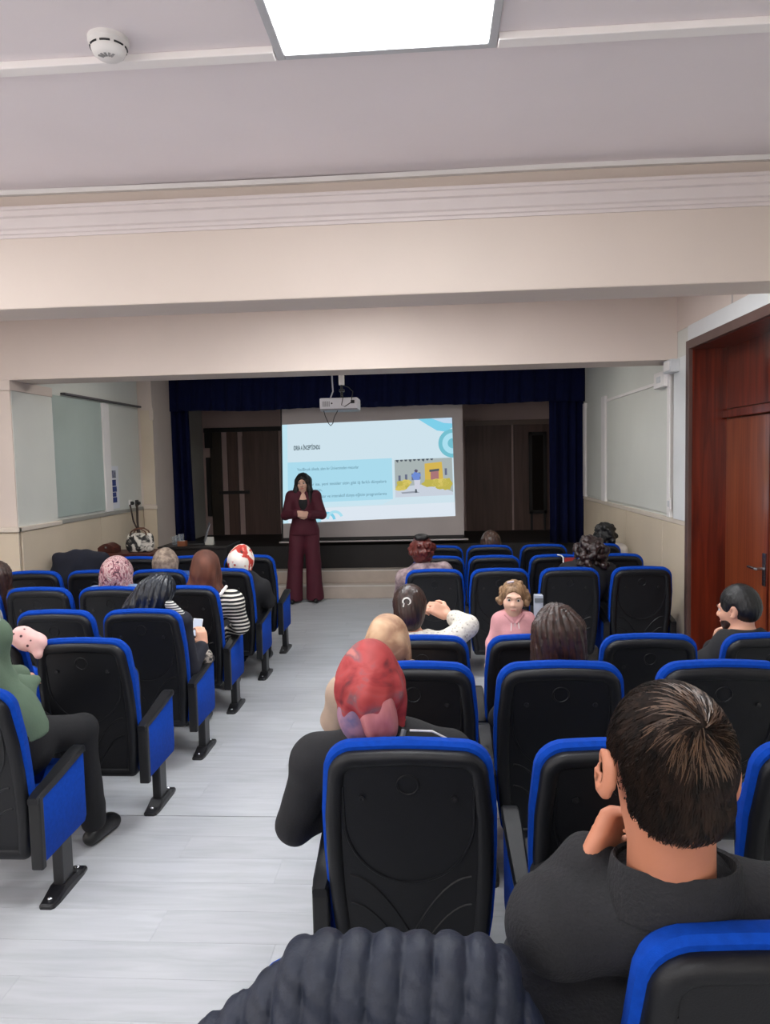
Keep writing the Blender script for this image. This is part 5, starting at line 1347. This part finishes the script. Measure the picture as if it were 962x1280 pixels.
MB().rings(rgs).build('shell', redw, e_); MB().box(-.012, .012, -.086, -.08, .05, .07, .002).build('clasp', chrome, e_)
bp = atY(176, 694, TY-.05)
r = empty('handbag', (bp[0], TY-.05, tz)); tag(r, 'black and white floral handbag with brown handles', 'handbag')
S = SDF(.007); hh = max(.16, atY(176, 666, TY)[2]-tz); S.box((0, 0, hh/2), (.135, .06, hh/2), .05, None, .02); S.ell((0, 0, hh*.45), (.145, .075, hh*.48), None, .04); S.disp = wrinkle(.005, 30, 2); S.cut((0, 0, .001), (0, 0, -1))
bag = S.mesh('bag', ramp_mat('black white floral print', [(.38, (14, 14, 20)), (.45, (60, 58, 56)), (.50, (196, 190, 180)), (.60, (216, 210, 200)), (.66, (80, 76, 70))], 9, .7, 3, 'noise', distort=1.0), r, 2)
brown_l = mat('brown leather', (84, 50, 34), .5)
for yq in (-.045, .045): MB().tube([(-.09, yq, hh*.9), (-.075, yq, hh+.02), (-.03, yq, hh+.05), (.03, yq, hh+.05), (.075, yq, hh+.02), (.09, yq, hh*.9)], .008, 8).build('handle', brown_l, r, True)
# cords from the sockets
sA, sB = atX(162.5, 631, XL+.05), atX(170.5, 631, XL+.05)
for k, (s_, lab, px) in enumerate(((sA, 'thin brown cord drooping from the white wall socket', 173), (sB, 'thicker dark cord drooping from the black wall socket', 175))):
    s_ = V3(XL+.05, min(s_[1], 8.88), s_[2]); en = atY(px, 668, 8.2); mid = (s_+en)/2
    o = MB().tube([tuple(s_), tuple(s_+V3(.015, -.02, -.04)), tuple(V3(mid[0]-.01, mid[1], mid[2]-.02)), tuple(en+V3(-.02, 0, .08)), tuple(en), tuple(V3(en[0], en[1], .86)), tuple(V3(en[0]+.01, en[1], .4)), tuple(V3(en[0]+.02, en[1]+.02, .008))], .010+.004*k, 6).build('power_cord', mat('dark brown cord', (50, 36, 32), .6), None, True); tag(o, lab, 'cord')
# presenter's table with laptop and glasses
TY = 8.55; tz = .80
x0, x1 = atY(208, 680, TY)[0], atY(292, 680, TY)[0]
r = empty('lecture_table', ((x0+x1)/2, TY, 0)); tag(r, 'dark lecture table left of the stage with a laptop on it', 'table'); hw2 = (x1-x0)/2
dk = wood('black brown laminate', (18, 15, 15), (34, 28, 27), .45)
MB().box(-hw2, hw2, -.3, .3, tz-.03, tz, .005).build('table_top', dk, r)
for sx in (-1, 1): MB().box(sx*(hw2-.02)-.015, sx*(hw2-.02)+.015, -.28, .28, 0, tz-.03).build('side_panel', dk, r)
MB().box(-hw2+.03, hw2-.03, -.27, -.25, .1, tz-.03).build('front_panel', dk, r)
lp = atY(236, 672, TY); 
r = empty('laptop', (lp[0]+.06, TY, tz), -1.25); tag(r, 'open laptop seen edge-on on the lecture table', 'laptop')
MB().box(-.17, .17, -.12, .12, 0, .018, .004).build('base', plastic2, r); lid = MB().box(-.17, .17, -.006, .006, 0, .23, .004).build('screen', mat('laptop grey', (120, 122, 128), .35), r); lid.location = (0, .12, .018); lid.rotation_euler.x = -.3
MB().box(-.15, .15, -.09, .05, .018, .021).build('keyboard', plastic, r)
glassm, nt, b = new_mat('drinking glass'); b.inputs['Base Color'].default_value = (.9, .95, 1, 1); b.inputs['Roughness'].default_value = .05; b.inputs['Transmission Weight'].default_value = .9
for k, px in enumerate((218, 224, 231)):
    g_ = atY(px, 676, TY-.1); o = MB().lathe([(.0, .004), (.026, .004), (.026, 0), (.030, 0), (.034, .10+.02*k), (.031, .10+.02*k), (.027, .008), (0, .008)], n=18).build('drinking_glass', glassm, None, True)
    o.location = (g_[0], TY-.1-.06*k, tz); tag(o, ['clear drinking glass nearest the curtain on the lecture table', 'clear taller drinking glass in the middle of three on the table', 'clear tallest drinking glass beside the laptop'][k], 'glass', 'glasses on the lecture table')
bx_ = atY(229, 688, TY-.2); e_ = empty('tissue_box', (bx_[0]+.0, TY-.22, tz)); tag(e_, 'small orange-brown box on the lecture table', 'box')
MB().box(-.05, .05, -.035, .035, 0, .06, .004).build('carton', mat('orange brown card', (128, 74, 44), .7), e_); MB().box(-.03, .03, -.01, .01, .059, .064, .002).build('opening', white_p, e_)
bx_ = atY(262, 676, TY-.1); e_ = empty('name_plate', (bx_[0], TY-.1, tz)); tag(e_, 'pale folded paper standing on the lecture table', 'paper')
MB().rings([[(-.05, -.03, 0), (-.05, 0, .09), (-.05, .03, 0)], [(.05, -.03, 0), (.05, 0, .09), (.05, .03, 0)]]).build('folded_sheet', mat('dull white paper', (170, 168, 160), .8), e_); MB().box(-.05, .05, -.035, .035, 0, .002).build('foot_sheet', mat('dull white paper', (170, 168, 160), .8), e_)
